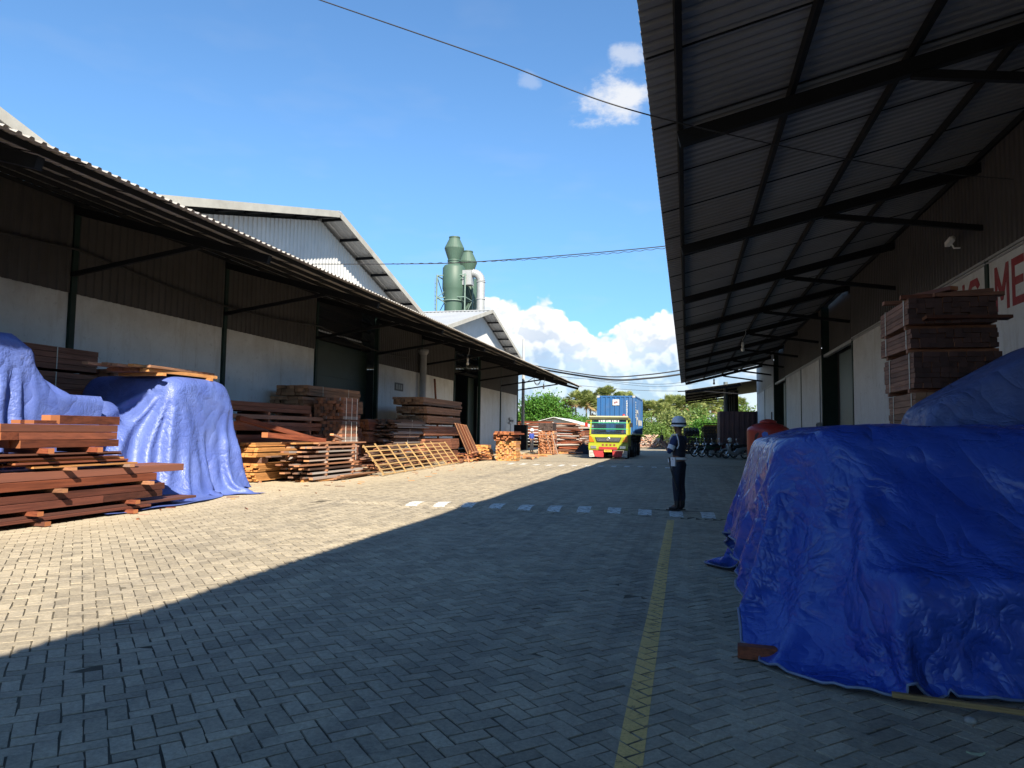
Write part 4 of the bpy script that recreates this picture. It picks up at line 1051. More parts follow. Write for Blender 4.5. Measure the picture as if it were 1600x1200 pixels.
for k in range(15):
    for i in range(3):
        board((-7.55+rnd.uniform(-.35,.3)-.03*k,56.6+.38*i+rnd.uniform(-.12,.1),.10+.132*k+rnd.uniform(-.02,.02)),(rnd.uniform(.2,.34),rnd.uniform(.9,1.9),rnd.uniform(.07,.125)),rnd.choice([W_RED,W_PINK,W_BROWN,W_PINK,W_DARK]),None,(rnd.uniform(-.08,.08),0,math.pi/2+rnd.uniform(-.35,.35)),'rough_beam','rough reddish beam in the tall pile just left of the truck','beam',GK)
for k in range(9):
    b, h = bundle('reddish board row, %s from the ground, in the far stack behind the workers' % ['first','second','third','fourth','fifth','sixth','seventh','eighth','ninth'][k], 'far reddish stack behind the workers', (-16.6,70.,.03+.3*k), 1, 2, .9, .12, 3.6, W_RED, -math.pi/2, .02, .1)
for k in range(16):
    board((-9.0+rnd.uniform(-.8,1.4),51.0+rnd.uniform(-.8,.8),.05+.1*rnd.random()),(.12,rnd.uniform(.8,1.8),.06),rnd.choice([W_PINK,W_RED,W_ORANGE]),None,(0,rnd.uniform(-.2,.2),rnd.uniform(-1.5,1.5)),'scrap_board','scrap board littering the foot of the piles near the truck','board','scrap boards near the truck')

# --- tall bundle stack on the right behind the tarpaulin
GR = 'strapped bundles of the tall right-hand stack'
zr = 0
for k,(nx,nz,bh,L,dx,dy,mt) in enumerate(((8,6,.085,1.35,0,0,W_TAN),(8,6,.085,1.35,.02,.02,W_TAN),(8,6,.085,1.35,.03,0,W_TAN),(8,5,.085,1.35,.03,0,W_TAN),(10,7,.066,1.40,.02,.0,W_TANDARK),(10,4,.062,1.36,.0,.03,W_TANDARK),(10,5,.066,1.45,-.04,-.02,W_TANDARK))):
    b, h = bundle('%s strapped bundle of the tall brown stack at right, counted from the ground' % ['first','second','third','fourth','fifth','sixth','seventh'][k], GR, (2.80+dx,10.+dy,zr), nx, nz, 1.0/nx, bh, L, mt, .02*((k%3)-1), .012, .02, (.12,.78), mats=None)
    zr += h
    if k < 6:
        for y in (10.2,11.15): board((3.3+dx,y,zr+.028),(.07,1.05,.052),W_BROWN,None,(0,0,math.pi/2),'bearer','bearer between bundles of the tall right-hand stack','bearer','bearers of the tall right-hand stack')
        zr += .056
GP = 'loose boards on top of the tall right-hand stack'
for k,(x,y,z,l,a) in enumerate(((3.05,10.05,.03,.7,1.45),(3.45,10.0,.03,.8,1.62),(3.5,10.2,.09,.6,1.2),(3.4,10.6,.035,1.1,.2),(3.75,10.6,.035,1.2,-.1),(3.2,10.9,.1,1.0,1.57),(3.1,10.2,.1,.7,.5))):
    board((x,y,zr+z),(.12,l,.05),W_BROWN if k % 3 else W_RED,None,(0,0,a),'board','loose board lying crosswise on the tall right-hand stack','board',GP)
board((3.42,9.95,3.06),(.14,1.0,.04),W_RED,None,(0,.1,math.pi/2+.1),'board','single red board poking out below the top bundle of the right-hand stack','board')

# --- odd pieces round the big tarpaulin
board((.47,5.30,.05),(.09,.26,.085),W_RED,None,(0,0,1.5),'timber_block','dark red timber block poking out under the front tarpaulin edge','block')
board((1.95,4.55,.05),(.03,1.6,.028),W_PALE,None,(0,0,math.pi/2-.16),'batten','thin pale batten on the paving in front of the tarpaulin, bottom right','batten')

for k in range(46):
    y = rnd.uniform(9,34); x = -9.75+rnd.random()**2*2.2-.03*(y-9)
    board((x,y,.012+wobble(x,y)),(rnd.uniform(.015,.05),rnd.uniform(.05,.28),.012),rnd.choice([W_PINK,W_ORANGE,W_RED]),None,(0,0,rnd.uniform(0,3)),'wood_chip','small wood chip lying on the paving along the left piles','wood chip','wood chips along the left piles')
# ------------------------------------------------------------------ container truck
M_LIME = plain('lime_yellow_truck_paint', (.26,.285,.014), .35, 0, .12, 1.5, 0, 40, (.25,.22,.1), .3)
M_CREAM = plain('cream_truck_paint', (.36,.33,.20), .45, 0, .12)
M_TRED = plain('faded_red_skirt', (.30,.022,.026), .5, 0, .15)
M_TWHITE = plain('dusty_white_skirt', (.40,.39,.36), .6, 0, .15)
M_AMBER = plain('amber_lens', (.45,.13,.01), .25)
M_BLACKTRIM = plain('black_trim', (.015,.015,.016), .45)
M_CHROME = plain('dull_chrome', (.55,.55,.55), .25, .9)
M_BARGREEN = plain('green_guard_bar', (.06,.42,.20), .45)
M_REDLENS = plain('red_lens', (.32,.02,.015), .3)
M_CBLUE = plain('container_blue_paint', (.016,.085,.235), .5, 0, .14, .8, 0, 40, (.15,.16,.2), .35)
M_DECAL = plain('white_decal', (.5,.51,.51), .5)
M_CHASSIS = plain('dusty_chassis', (.035,.032,.03), .7, 0, .3)
def glass(name, col, amt):
    m = bpy.data.materials.new(name); t = NT(m)
    g = t.bsdf(col, .06, 0, None, .6); tr = t.new('ShaderNodeBsdfTransparent'); tr.inputs[0].default_value = (.8,.88,.92,1)
    mx = t.new('ShaderNodeMixShader'); mx.inputs[0].default_value = amt; t.l.new(tr.outputs[0], mx.inputs[1]); t.l.new(g, mx.inputs[2]); t.out(mx.outputs[0]); return m
M_GLASS = glass('windscreen_glass', (.03,.045,.06), .34)
T = thing('container_truck', 'lime yellow truck with red skirts and green windscreen bars facing the camera', 'truck', (-4.62,43.3,0), R(-1.2))
W = 1.16
def part(nm, mat, par=None):
    global mb
    o = mb.build(nm, mat, par or T); return o
mb = MB()  # cab shell: floor, side walls with window openings, roof, front panel, pillars
mb.prism([(-.0,.75),(1.85,.75),(1.85,2.42),(1.7,2.5),(.35,2.5),(.30,2.42),(.30,2.36),(1.75,2.36),(1.75,1.45),(.06,1.45),(-.04,1.3)], (.06,0,0), (-W,0,0), (0,1,0), (0,0,1))
mb.prism([(-.0,.75),(1.85,.75),(1.85,2.42),(1.7,2.5),(.35,2.5),(.30,2.42),(.30,2.36),(1.75,2.36),(1.75,1.45),(.06,1.45),(-.04,1.3)], (.06,0,0), (W-.06,0,0), (0,1,0), (0,0,1))
mb.box(-W+.06,W-.06,1.79,1.85,.75,1.55); mb.box(-W+.06,W-.06,1.79,1.85,2.28,2.4); mb.box(-W+.06,-W+.3,1.79,1.85,1.55,2.28); mb.box(W-.3,W-.06,1.79,1.85,1.55,2.28); mb.box(-W+.06,W-.06,.32,1.79,2.42,2.49)
mb.prism([(0,.75),(.08,.75),(.13,1.45),(.04,1.47),(-.05,1.3)], (2*W-.12,0,0), (-W+.06,0,0), (0,1,0), (0,0,1))
for s in (-1,1): mb.bar((s*(W-.05),.06,1.46),(s*(W-.07),.33,2.40),.09,.09)
part('cab', M_LIME)
mb = MB(); mb.prism([(.22,2.38),(.36,2.38),(.42,2.56),(.1,2.60),(.08,2.52)], (2*W+.02,0,0), (-W-.01,0,0), (0,1,0), (0,0,1)); part('sun_visor', M_CREAM)
mb = MB(); mb.add([(-W+.09,.075,1.48),(W-.09,.075,1.48),(W-.11,.315,2.385),(-W+.11,.315,2.385)], [(0,1,2,3)]); mb.add([(-W+.09,.082,1.48),(W-.09,.082,1.48),(W-.11,.322,2.385),(-W+.11,.322,2.385)], [(3,2,1,0)]); ws = part('windscreen', M_GLASS)
mb = MB()
for q in range(11):
    x = -.62+.115*q; w = .05+.03*((q*7)%3)
    mb.box(x,x+w,.265,.272,2.22+.012*(q%2),2.34); 
part('windscreen_lettering', M_DECAL, ws)
mb = MB(); mb.box(-W+.12,W-.12,.2,.5,1.5,1.57); part('dashboard', M_BLACKTRIM)
for s in (-.55,.55):
    mb = MB(); mb.box(s-.25,s+.25,1.1,1.3,1.2,2.1); mb.box(s-.25,s+.25,.75,1.2,1.1,1.3); part('seat', plain('dark_red_seat', (.18,.03,.04), .8))
mb = MB(); mb.prism([(-.8,1.30),(.8,1.30),(.68,1.02),(-.68,1.02)], (0,-.03,0), (0,-.045,0), (1,0,0), (0,0,1)); gr = part('grille', M_BLACKTRIM)
mb = MB()
for q in range(3): mb.box(-.74+.03*q,.74-.03*q,-.092,-.077,1.08+.075*(2-q),1.105+.075*(2-q))
part('slat', M_CHROME, gr)
mb = MB(); mb.lathe([(.085,-.11),(.13,-.11),(.13,-.08),(.085,-.08)], (0,0,1.2), 20, 0, 'y'); mb.box(-.06,-.03,-.112,-.095,1.13,1.27); mb.box(.03,.06,-.112,-.095,1.13,1.27); mb.box(-.03,.03,-.112,-.095,1.185,1.215); part('emblem', M_CHROME)
for s in (-1,1):
    mb = MB(); mb.prism([(s*.84,1.02),(s*1.14,1.02),(s*1.16,1.42),(s*1.02,1.34)], (0,-.05,0), (0,-.02,0), (1,0,0), (0,0,1)); part('turn_lamp', M_AMBER)
    mb = MB(); mb.box(s*W-.03,s*W+.03,-.01,.12,1.02,1.36); part('side_marker', M_AMBER)
mb = MB(); mb.prism([(-.08,.52),(-.12,.62),(-.1,.92),(.1,.95),(.1,.52)], (2*W+.06,0,0), (-W-.03,0,0), (0,1,0), (0,0,1)); bp = part('bumper', M_LIME)
for s in (-1,1):
    mb = MB(); mb.box(s*.88-.17,s*.88+.17,-.15,-.1,.62,.78); part('headlight', M_CHROME, bp)
mb = MB()
for x in (-.36,-.13,.10,.33): mb.box(x,x+.1,-.135,-.11,.80,.90); mb.box(x+.03,x+.07,-.137,-.11,.83,.87)
part('bumper_lettering', plain('dark_red_letters', (.2,.03,.02), .6), bp)
mb = MB(); mb.box(-.55,.55,-.14,-.118,.56,.72); part('bumper_band', M_TRED, bp)
for s in (-1,1):
    mb = MB(); mb.prism([(s*.28,.10),(s*.80,.12),(s*.92,.5),(s*.25,.5)], (0,-.03,0), (0,-.03,0), (1,0,0), (0,0,1)); part('red_skirt', M_TRED)
    mb = MB(); mb.prism([(s*.82,.12),(s*1.14,.10),(s*1.16,.5),(s*.94,.5)], (0,-.03,0), (0,-.035,0), (1,0,0), (0,0,1)); sk = part('white_skirt', M_TWHITE)
    mb = MB()
    for q in range(3): mb.box(s*1.0-.1,s*1.0+.12,-.07,-.062,.17+.1*q,.19+.1*q)
    part('skirt_stripe', M_CHASSIS, sk)
mb = MB(); mb.box(-.23,.23,-.17,-.15,.42,.55); pl = part('number_plate', plain('yellow_plate', (.62,.48,.05), .5))
mb = MB()
for q in range(7): mb.box(-.19+.055*q,-.155+.055*q,-.176,-.171,.46,.52)
part('plate_characters', M_BLACKTRIM, pl)
for z, yy in ((1.80,.12),(2.18,.235)):
    mb = MB(); mb.tube([(-W-.02,yy,z),(W+.02,yy,z)], .022, 8); part('guard_bar', M_BARGREEN)
for s in (-1,1):
    mb = MB(); mb.tube([(s*.7,.05,1.62),(s*.32,.09,1.66),(s*.15,.1,1.7)], .012, 5); part('wiper', M_BLACKTRIM)
    mb = MB(); mb.tube([(s*W,.3,2.3),(s*(W+.18),.1,2.3),(s*(W+.2),.1,2.1)], .015, 6); mb.box(s*(W+.2)-.085,s*(W+.2)+.085,.06,.12,1.92,2.18); mr = part('mirror', M_REDLENS if s < 0 else M_BLACKTRIM)
mb = MB(); mb.lathe([(.09,0),(.1,.05),(.08,.2),(.0,.24)], (.86,.6,2.5), 12); part('beacon', M_REDLENS)
mb = MB(); mb.box(-1.16,-.86,.35,.6,2.5,2.68); mb.tube([(-1.0,.4,2.6),(-1.0,.1,2.72)], .06, 8); part('roof_horn', M_BLACKTRIM)
mb = MB(); mb.box(-.45,.45,.2,9.2,.78,1.02); mb.box(-1.15,1.15,2.5,2.7,1.02,1.4); mb.box(-1.2,1.2,8.9,9.1,.9,1.35); mb.box(-.9,.9,2.3,8.8,1.2,1.38)
for y in (3.1,5.,7.,8.6): mb.box(-1.2,1.2,y,y+.14,1.3,1.45)
part('chassis', M_CHASSIS)
def wheel(x, y, r, w, nm='wheel'):
    global mb
    mb = MB(); mb.lathe([(r*.58,-w/2),(r*.9,-w/2),(r,-w*.36),(r,w*.36),(r*.9,w/2),(r*.58,w/2)], (0,0,0), 28, 0, 'x'); o = mb.build(nm, M_RUBBER, T, (x,y,r))
    mb = MB(); mb.lathe([(r*.58,-w*.42),(r*.5,-w*.2),(r*.3,-w*.12),(r*.22,w*.25),(0,w*.26)], (0,0,0), 20, 0, 'x'); mb.lathe([(r*.58,w*.42),(r*.5,w*.2),(r*.3,w*.12),(r*.22,w*.45),(0,w*.46)], (0,0,0), 20, 0, 'x'); mb.build('rim', M_GREY, o)
for s in (-1,1):
    wheel(s*1.02,1.05,.50,.28)
    for y in (4.3,5.6,8.1):
        wheel(s*.96,y,.50,.46)
        mb = MB(); mb.box(s*.96-.27,s*.96+.27,y-.55,y+.55,1.06,1.09); mb.build('mudguard', M_CHASSIS, T)
mb = MB(); mb.box(-1.12,-.62,2.6,3.6,.5,1.05); part('fuel_tank', M_GREY)
mb = MB(); mb.box(.6,1.12,2.5,3.5,.5,1.1); part('battery_box', M_CHASSIS)

# container resting on the bed
Cn = thing('shipping_container', 'blue corrugated shipping container riding on the yellow truck', 'container', (-4.43,46.0,1.47), R(-1.2))
w, l, h = 1.22, 6.06, 2.50
mb = MB(); mb.corr((-w+.1,.05,.12), (1,0,0), 2*w-.2, (0,0,1), h-.22, (0,-1,0), .3, .045); mb.build('front_wall', M_CBLUE, Cn)
for s in (-1,1):
    mb = MB(); mb.corr((s*(w-.05),.12,.15), (0,1,0), l-.24, (0,0,1), h-.25, (s,0,0), .28, .04); mb.build('side_wall', M_CBLUE, Cn)
mb = MB(); mb.box(-w+.08,w-.08,.08,l-.08,h-.06,h-.03); mb.build('roof', M_CBLUE, Cn)
mb = MB(); mb.box(-w+.08,w-.08,.08,l-.08,.06,.12); mb.build('floor', M_CHASSIS, Cn)
mb = MB()
for s in (-1,1):
    for y in (0,l-.15): mb.box(s*w-(.14 if s > 0 else 0),s*w+(0 if s > 0 else .14),y,y+.15,.12,h-.12)
mb.build('corner_post', M_CBLUE, Cn)
mb = MB()
for z in (0,h-.1):
    for y in (0.01,l-.11): mb.box(-w+.16,w-.16,y,y+.1,z+.004,z+.096)
    for s in (-1,1): mb.box(s*(w-.05)-.05,s*(w-.05)+.05,.16,l-.16,z+.004,z+.096)
mb.build('frame_rail', M_CBLUE, Cn)
for s in (-1,1):
    for y in (0,l-.16):
        for z in (0,h-.12):
            mb = MB(); mb.box(s*w-(.165 if s > 0 else .004),s*w+(.004 if s > 0 else .165),y-.004,y+.165,z,z+.125); mb.build('corner_casting', M_GREY, Cn)
mb = MB(); mb.box(-w+.1,-.01,l-.05,l,.12,h-.12); mb.box(.01,w-.1,l-.05,l,.12,h-.12); mb.build('rear_door', M_CBLUE, Cn)
mb = MB(); mb.box(-.21,.21,-.008,-.002,h-.62,h-.25); pn = mb.build('white_panel', M_DECAL, Cn)
mb = MB(); mb.prism([(-.15,.02),(-.03,.1),(-.03,.02),(.04,.1),(.14,.03),(.06,-.07),(.0,-.02),(-.02,-.09),(-.14,-.08)], (0,-.004,0), (0,-.009,h-.44), (1,0,0), (0,0,1)); mb.build('panel_emblem', plain('grey_red_emblem', (.22,.12,.14), .5), pn)
mb = MB()
for q in range(11):
    z = h-.32-.135*q
    mb.box(.66,.74,-.009,-.003,z-.1,z-.075); mb.box(.66,.685,-.009,-.003,z-.075,z-.01 - .02*(q%2)); 
    if q % 3: mb.box(.715,.74,-.0085,-.003,z-.075,z-.02)
    mb.box(.66,.74,-.0092,-.003,z-.02,z+.002)
mb.build('code_marking', M_DECAL, Cn)
mb = MB()
for q in range(7):
    z = h-.35-.16*q; mb.box(w,w+.008,.38,.62,z-.12,z-.09); mb.box(w,w+.008,.38,.45,z-.09,z-.01); mb.box(w,w+.008,.55,.62,z-.09,z-.03)
mb.build('code_marking', M_DECAL, Cn)
mb = MB()   # big white monogram on the flank
def sidepoly(p): mb.prism(p, (.008,0,0), (w+.001,0,0), (0,1,0), (0,0,1))
sidepoly([(1.0,.62),(1.25,.62),(1.25,1.62),(1.0,1.62)]); sidepoly([(1.25,1.42),(2.0,1.42),(2.3,1.2),(2.3,1.35),(2.05,1.62),(1.25,1.62)])
sidepoly([(1.25,.98),(1.7,.98),(2.5,.55),(2.8,.55),(2.0,1.05),(2.1,1.15),(1.25,1.15)])
for q in range(5): sidepoly([(2.6+.55*q,.62),(2.95+.55*q,.62),(2.95+.55*q,.98),(2.6+.55*q,.98)])
mb.build('flank_lettering', M_DECAL, Cn)

# ------------------------------------------------------------------ motorcycles
def motorcycle(x, y, rz, body, label, scooter=False):
    t = thing('motorcycle', label, 'motorcycle', (x,y,0), rz, 'motorcycles parked under the right canopy')
    for xx, nm in ((-.62,'wheel'),(.62,'wheel')):
        b = MB(); r = .285; pr = [(r-.07+.045*math.cos(a)+.03, .05*math.sin(a)) for a in [k*math.pi/4 for k in range(9)]]
        b.lathe(pr, (0,0,0), 24, 0, 'y'); o = b.build(nm, M_RUBBER, t, (xx,0,.30))
        b = MB(); b.lathe([(.2,-.03),(.225,-.03),(.225,.03),(.2,.03),(.2,-.03)], (0,0,0), 20, 0, 'y'); b.lathe([(.0,-.05),(.05,-.05),(.05,.05),(0,.05)], (0,0,0), 10, 0, 'y')
        for k in range(6): a = k*math.pi/3; b.bar((.04*math.cos(a),0,.04*math.sin(a)),(.205*math.cos(a),0,.205*math.sin(a)),.025,.03,0,(0,1,0))
        b.build('rim', M_CHROME, o)
        b = MB(); b.tube([(xx+.34*math.cos(a),0,.3+.34*math.sin(a)) for a in [math.pi*(.15+.7*k/8) for k in range(9)]], [.03]+[.055]*7+[.03], 8); b.build('mudguard', body, t)
    b = MB(); b.tube([(-.62,.07,.3),(-.45,.08,.62),(-.33,.06,.95)], .025, 8); b.tube([(-.62,-.07,.3),(-.45,-.08,.62),(-.33,-.06,.95)], .025, 8); b.build('fork', M_CHROME, t)
    b = MB()
    if scooter: b.tube([(-.52,0,.95),(-.44,0,.72),(-.36,0,.42),(-.05,0,.34),(.2,0,.5),(.5,0,.66),(.86,0,.74)], [.09,.17,.15,.13,.19,.17,.05], 10)
    else: b.tube([(-.46,0,.86),(-.3,0,.72),(-.05,0,.66),(.2,0,.62),(.5,0,.70),(.9,0,.78)], [.08,.13,.15,.13,.11,.04], 10)
    b.build('bodywork', body, t)
    b = MB(); b.tube([(-.12,0,.78),(.1,0,.80),(.4,0,.83),(.75,0,.88)], [.06,.12,.13,.09], 10); b.build('seat', M_BLACKTRIM, t)
    b = MB(); b.tube([(-.1,0,.36),(.12,0,.36),(.3,0,.38)], [.1,.15,.08], 10); b.tube([(.62,.1,.3),(.2,.1,.32)], .03, 6); b.build('engine', M_GREY, t)
    b = MB(); b.tube([(.0,-.14,.26),(.4,-.17,.30),(.85,-.18,.44)], [.025,.05,.055], 10); b.build('exhaust', M_CHROME, t)
    b = MB(); b.tube([(-.28,.34,1.02),(-.34,.2,1.02),(-.36,0,.97),(-.34,-.2,1.02),(-.28,-.34,1.02)], .018, 6); b.build('handlebar', M_BLACKTRIM, t)
    b = MB(); b.ellipsoid((-.52,0,.88),(.07,.11,.1), 12, 8); b.build('headlight', M_CHROME, t)
    for s in (-1,1):
        b = MB(); b.tube([(-.32,s*.22,1.02),(-.3,s*.3,1.2)], .008, 5); b.ellipsoid((-.3,s*.31,1.25),(.02,.07,.05), 10, 6); b.build('mirror', M_CHROME if s > 0 else M_BLACKTRIM, t)
    b = MB(); b.bar((.05,.12,.3),(.15,.28,.02),.02,.02); b.build('side_stand', M_GREY, t)
    b = MB(); b.box(.9,.95,-.05,.05,.7,.78); b.build('tail_lamp', M_REDLENS, t)
    return t
MB_BLK = plain('black_bike_paint', (.02,.02,.022), .25); MB_SIL = plain('silver_bike_paint', (.30,.31,.32), .3, .5); MB_GRN = plain('dark_green_bike_paint', (.02,.05,.03), .3); MB_RED = plain('dark_red_bike_paint', (.09,.012,.012), .3)
motorcycle(1.05,50.6,R(25),MB_BLK,'leftmost black motorcycle beside the dark pallet stacks')
motorcycle(1.55,49.9,R(22),MB_GRN,'second motorcycle in the row, dark green, next to the leftmost black one')
motorcycle(2.05,50.2,R(30),MB_BLK,'third motorcycle in the row, upright black with bright mirrors')
motorcycle(2.55,50.4,R(35),MB_RED,'fourth motorcycle, dark red, before the brown fence panel')
motorcycle(3.05,48.5,R(15),MB_SIL,'silver scooter with a white helmet on it, nearest in the row',True)
motorcycle(3.6,49.6,R(20),MB_BLK,'black scooter half hidden behind the red tank',True)
t = thing('helmet', 'pale crash helmet hung on the silver scooter handlebar', 'helmet', (2.72,48.42,1.17))
mb = MB(); mb.ellipsoid((0,0,.05),(.16,.15,.15), 14, 10); mb.build('shell', M_WHITEPAINT, t)
mb = MB(); mb.ellipsoid((-.09,0,.02),(.09,.13,.07), 12, 8); mb.build('visor', M_BLACKTRIM, t)

# ------------------------------------------------------------------ red water tank
M_TANK = plain('scuffed_red_plastic', (.36,.028,.02), .42, 0, .15, 2., 0, 40, (.2,.02,.015), .4)
t = thing('water_tank', 'red plastic water tank with domed lid and dark scuffs behind the blue tarpaulin', 'water tank', (2.12,20.2,0))
mb = MB(); mb.lathe([(.50,.0),(.54,.05),(.54,.5),(.525,.52),(.525,.56),(.54,.58),(.545,1.62),(.545,1.68),(.52,1.74),(.36,1.84),(.2,1.885),(.17,1.885)], (0,0,0), 40); mb.build('tank_body', M_TANK, t)
mb = MB(); mb.lathe([(.2,1.87),(.22,1.875),(.22,1.93),(.17,1.955),(.06,1.985),(0,1.99)], (0,0,0), 24); mb.build('lid', M_TANK, t)
mb = MB(); mb.tube([(.1,.05,1.95),(.1,.05,2.18)], .018, 6); mb.build('vent_pipe', M_BLACKTRIM, t)
for a in (200,320):
    mb = MB(); mb.ellipsoid((.43*math.cos(R(a)),.43*math.sin(R(a)),1.80),(.03,.03,.02),8,6); mb.build('lug', M_TANK, t)
def on_tank(poly, mat, nm, r=.5465):
    b = MB(); n = len(poly); f = []; pts = []
    for a, z in poly: pts.append((r*math.cos(R(a)), r*math.sin(R(a)), z))
    ca = sum(p[0] for p in poly)/n; cz = sum(p[1] for p in poly)/n; pts.append((r*math.cos(R(ca)),r*math.sin(R(ca)),cz))
    b.add(pts, [(k,(k+1)%n,n) for k in range(n)]); b.build(nm, mat, t)
on_tank([(247,1.60),(254,1.65),(262,1.63),(264,1.57),(260,1.52),(252,1.50),(248,1.54)], plain('blue_sticker', (.03,.12,.55), .4), 'sticker')
on_tank([(222,1.30),(227,1.56),(236,1.63),(240,1.60),(233,1.52),(230,1.42),(234,1.32),(229,1.28)], plain('dark_scuff', (.05,.02,.02), .7), 'scuff')
on_tank([(232,1.12),(238,1.26),(243,1.23),(239,1.1)], plain('dark_scuff', (.05,.02,.02), .7), 'scuff')

# ------------------------------------------------------------------ dark pallets, yellow kiosk
def pallet(x, y, z, rz, label, tilt=0):
    t = thing('pallet', label, 'pallet', (x,y,z), rz, 'dark pallets stacked at the far right'); t.rotation_euler = (tilt,0,rz)
    for k in range(5): board((-.5+.25*k,0,.115),(.12,1.1,.025),W_BLACK,t,(0,0,0),'deck_board')
    for k in (-.48,0,.48): board((0,k,.055),(.09,1.15,.09),W_BLACK,t,(0,0,math.pi/2),'runner')
for k in range(10): pallet(.42+rnd.uniform(-.05,.05),58.6+rnd.uniform(-.05,.05),.01+.131*k,rnd.uniform(-.06,.06),'dark pallet in the lower stack nearest the guard, far right')
for k in range(3): pallet(.35,58.6,1.5+.16*k,.1,'dark pallet tilted on top of the lower pallet stack',.25)
for k in range(17): pallet(1.75+rnd.uniform(-.05,.05),61.6+rnd.uniform(-.05,.05),.01+.131*k,rnd.uniform(-.06,.06),'dark pallet in the taller stack behind the motorcycles')
t = thing('kiosk', 'small ochre yellow kiosk with a dark lean roof behind the pallets', 'kiosk', (3.0,80.,0))
M_OCHRE = plain('ochre_wall', (.22,.12,.02), .8)
mb = MB(); mb.box(-1.2,1.6,0,.12,0,1.0); mb.box(-1.08,1.48,2.38,2.5,0,2.6); mb.box(-1.2,1.6,0,.12,1.7,2.6); mb.box(-1.2,-.9,0,.12,1.0,1.7); mb.box(.2,1.6,0,.12,1.0,1.7); mb.box(-1.2,-1.08,.12,2.5,0,2.6); mb.box(1.48,1.6,.12,2.5,0,2.6); mb.build('wall', M_OCHRE, t)
mb = MB(); mb.bar((-1.5,1.2,2.7),(1.9,1.2,2.82),3.0,.08); mb.build('roof', M_STEEL, t)
mb = MB(); mb.box(-.9,.2,.05,.08,1.0,1.7); mb.build('window', M_BLACKTRIM, t)
# ------------------------------------------------------------------ people
def skinned(name, nodes, edges, mat, parent, sub=2, root=0):
    """nodes: [(x,y,z,r) or (x,y,z,rx,ry)], one connected skeleton grown by a skin modifier and frozen to a mesh"""
    me = bpy.data.meshes.new(name); me.from_pydata([n[:3] for n in nodes], edges, []); me.update()
    o = bpy.data.objects.new(name, me); COL.objects.link(o)
    sk = o.modifiers.new('skin','SKIN'); sk.use_smooth_shade = True
    for i, n in enumerate(nodes):
        d = me.skin_vertices[0].data[i]; d.radius = (n[3], n[4] if len(n) > 4 else n[3]); d.use_root = (i == root)
    ss = o.modifiers.new('sub','SUBSURF'); ss.levels = sub; ss.render_levels = sub
    dg = bpy.context.evaluated_depsgraph_get(); dg.update()
    m2 = bpy.data.meshes.new_from_object(o.evaluated_get(dg)); o.modifiers.clear(); o.data = m2
    m2.materials.clear(); m2.materials.append(mat)
    for p in m2.polygons: p.use_smooth = True
    o.parent = parent; return o
M_SKIN = plain('brown_skin', (.17,.085,.05), .5, 0, .1, 8.)
M_NAVY = plain('navy_uniform', (.012,.016,.032), .8, 0, .25, 6., .3, 90)
M_NAVYL = plain('navy_blue_sleeve', (.02,.035,.11), .8, 0, .2, 6.)
M_BOOT = plain('black_leather', (.012,.012,.013), .35)
M_WHITEGEAR = plain('white_gear', (.72,.72,.74), .4, 0, .06)
M_HELMETW = plain('white_helmet_shell', (.75,.76,.80), .28, 0, .05)
def hand(nodes, edges, wrist, d, side, curl, thumbdir):
    """palm and five bent fingers grown from the wrist node"""
    w = Vector(nodes[wrist][:3]); d = Vector(d).normalized(); s = Vector(side).normalized(); c = Vector(curl).normalized()
    palm = w + d*.07; nodes.append((*palm,.028,.02)); pi = len(nodes)-1; edges.append((wrist,pi))
    for k, L in enumerate((.068,.078,.073,.058)):
        b = palm + d*.035 + s*(.026-.0175*k); nodes.append((*b,.0095)); i0 = len(nodes)-1; edges.append((pi,i0))
        m = b + d*L*.45 + c*L*.22; nodes.append((*m,.0085)); edges.append((i0,i0+1))
        e = m + d*L*.18 + c*L*.5; nodes.append((*e,.0075)); edges.append((i0+1,i0+2))
    b = w + d*.035 + s*.036; nodes.append((*b,.012)); i0 = len(nodes)-1; edges.append((pi,i0))
    t = b + Vector(thumbdir).normalized()*.045; nodes.append((*t,.0095)); edges.append((i0,i0+1))
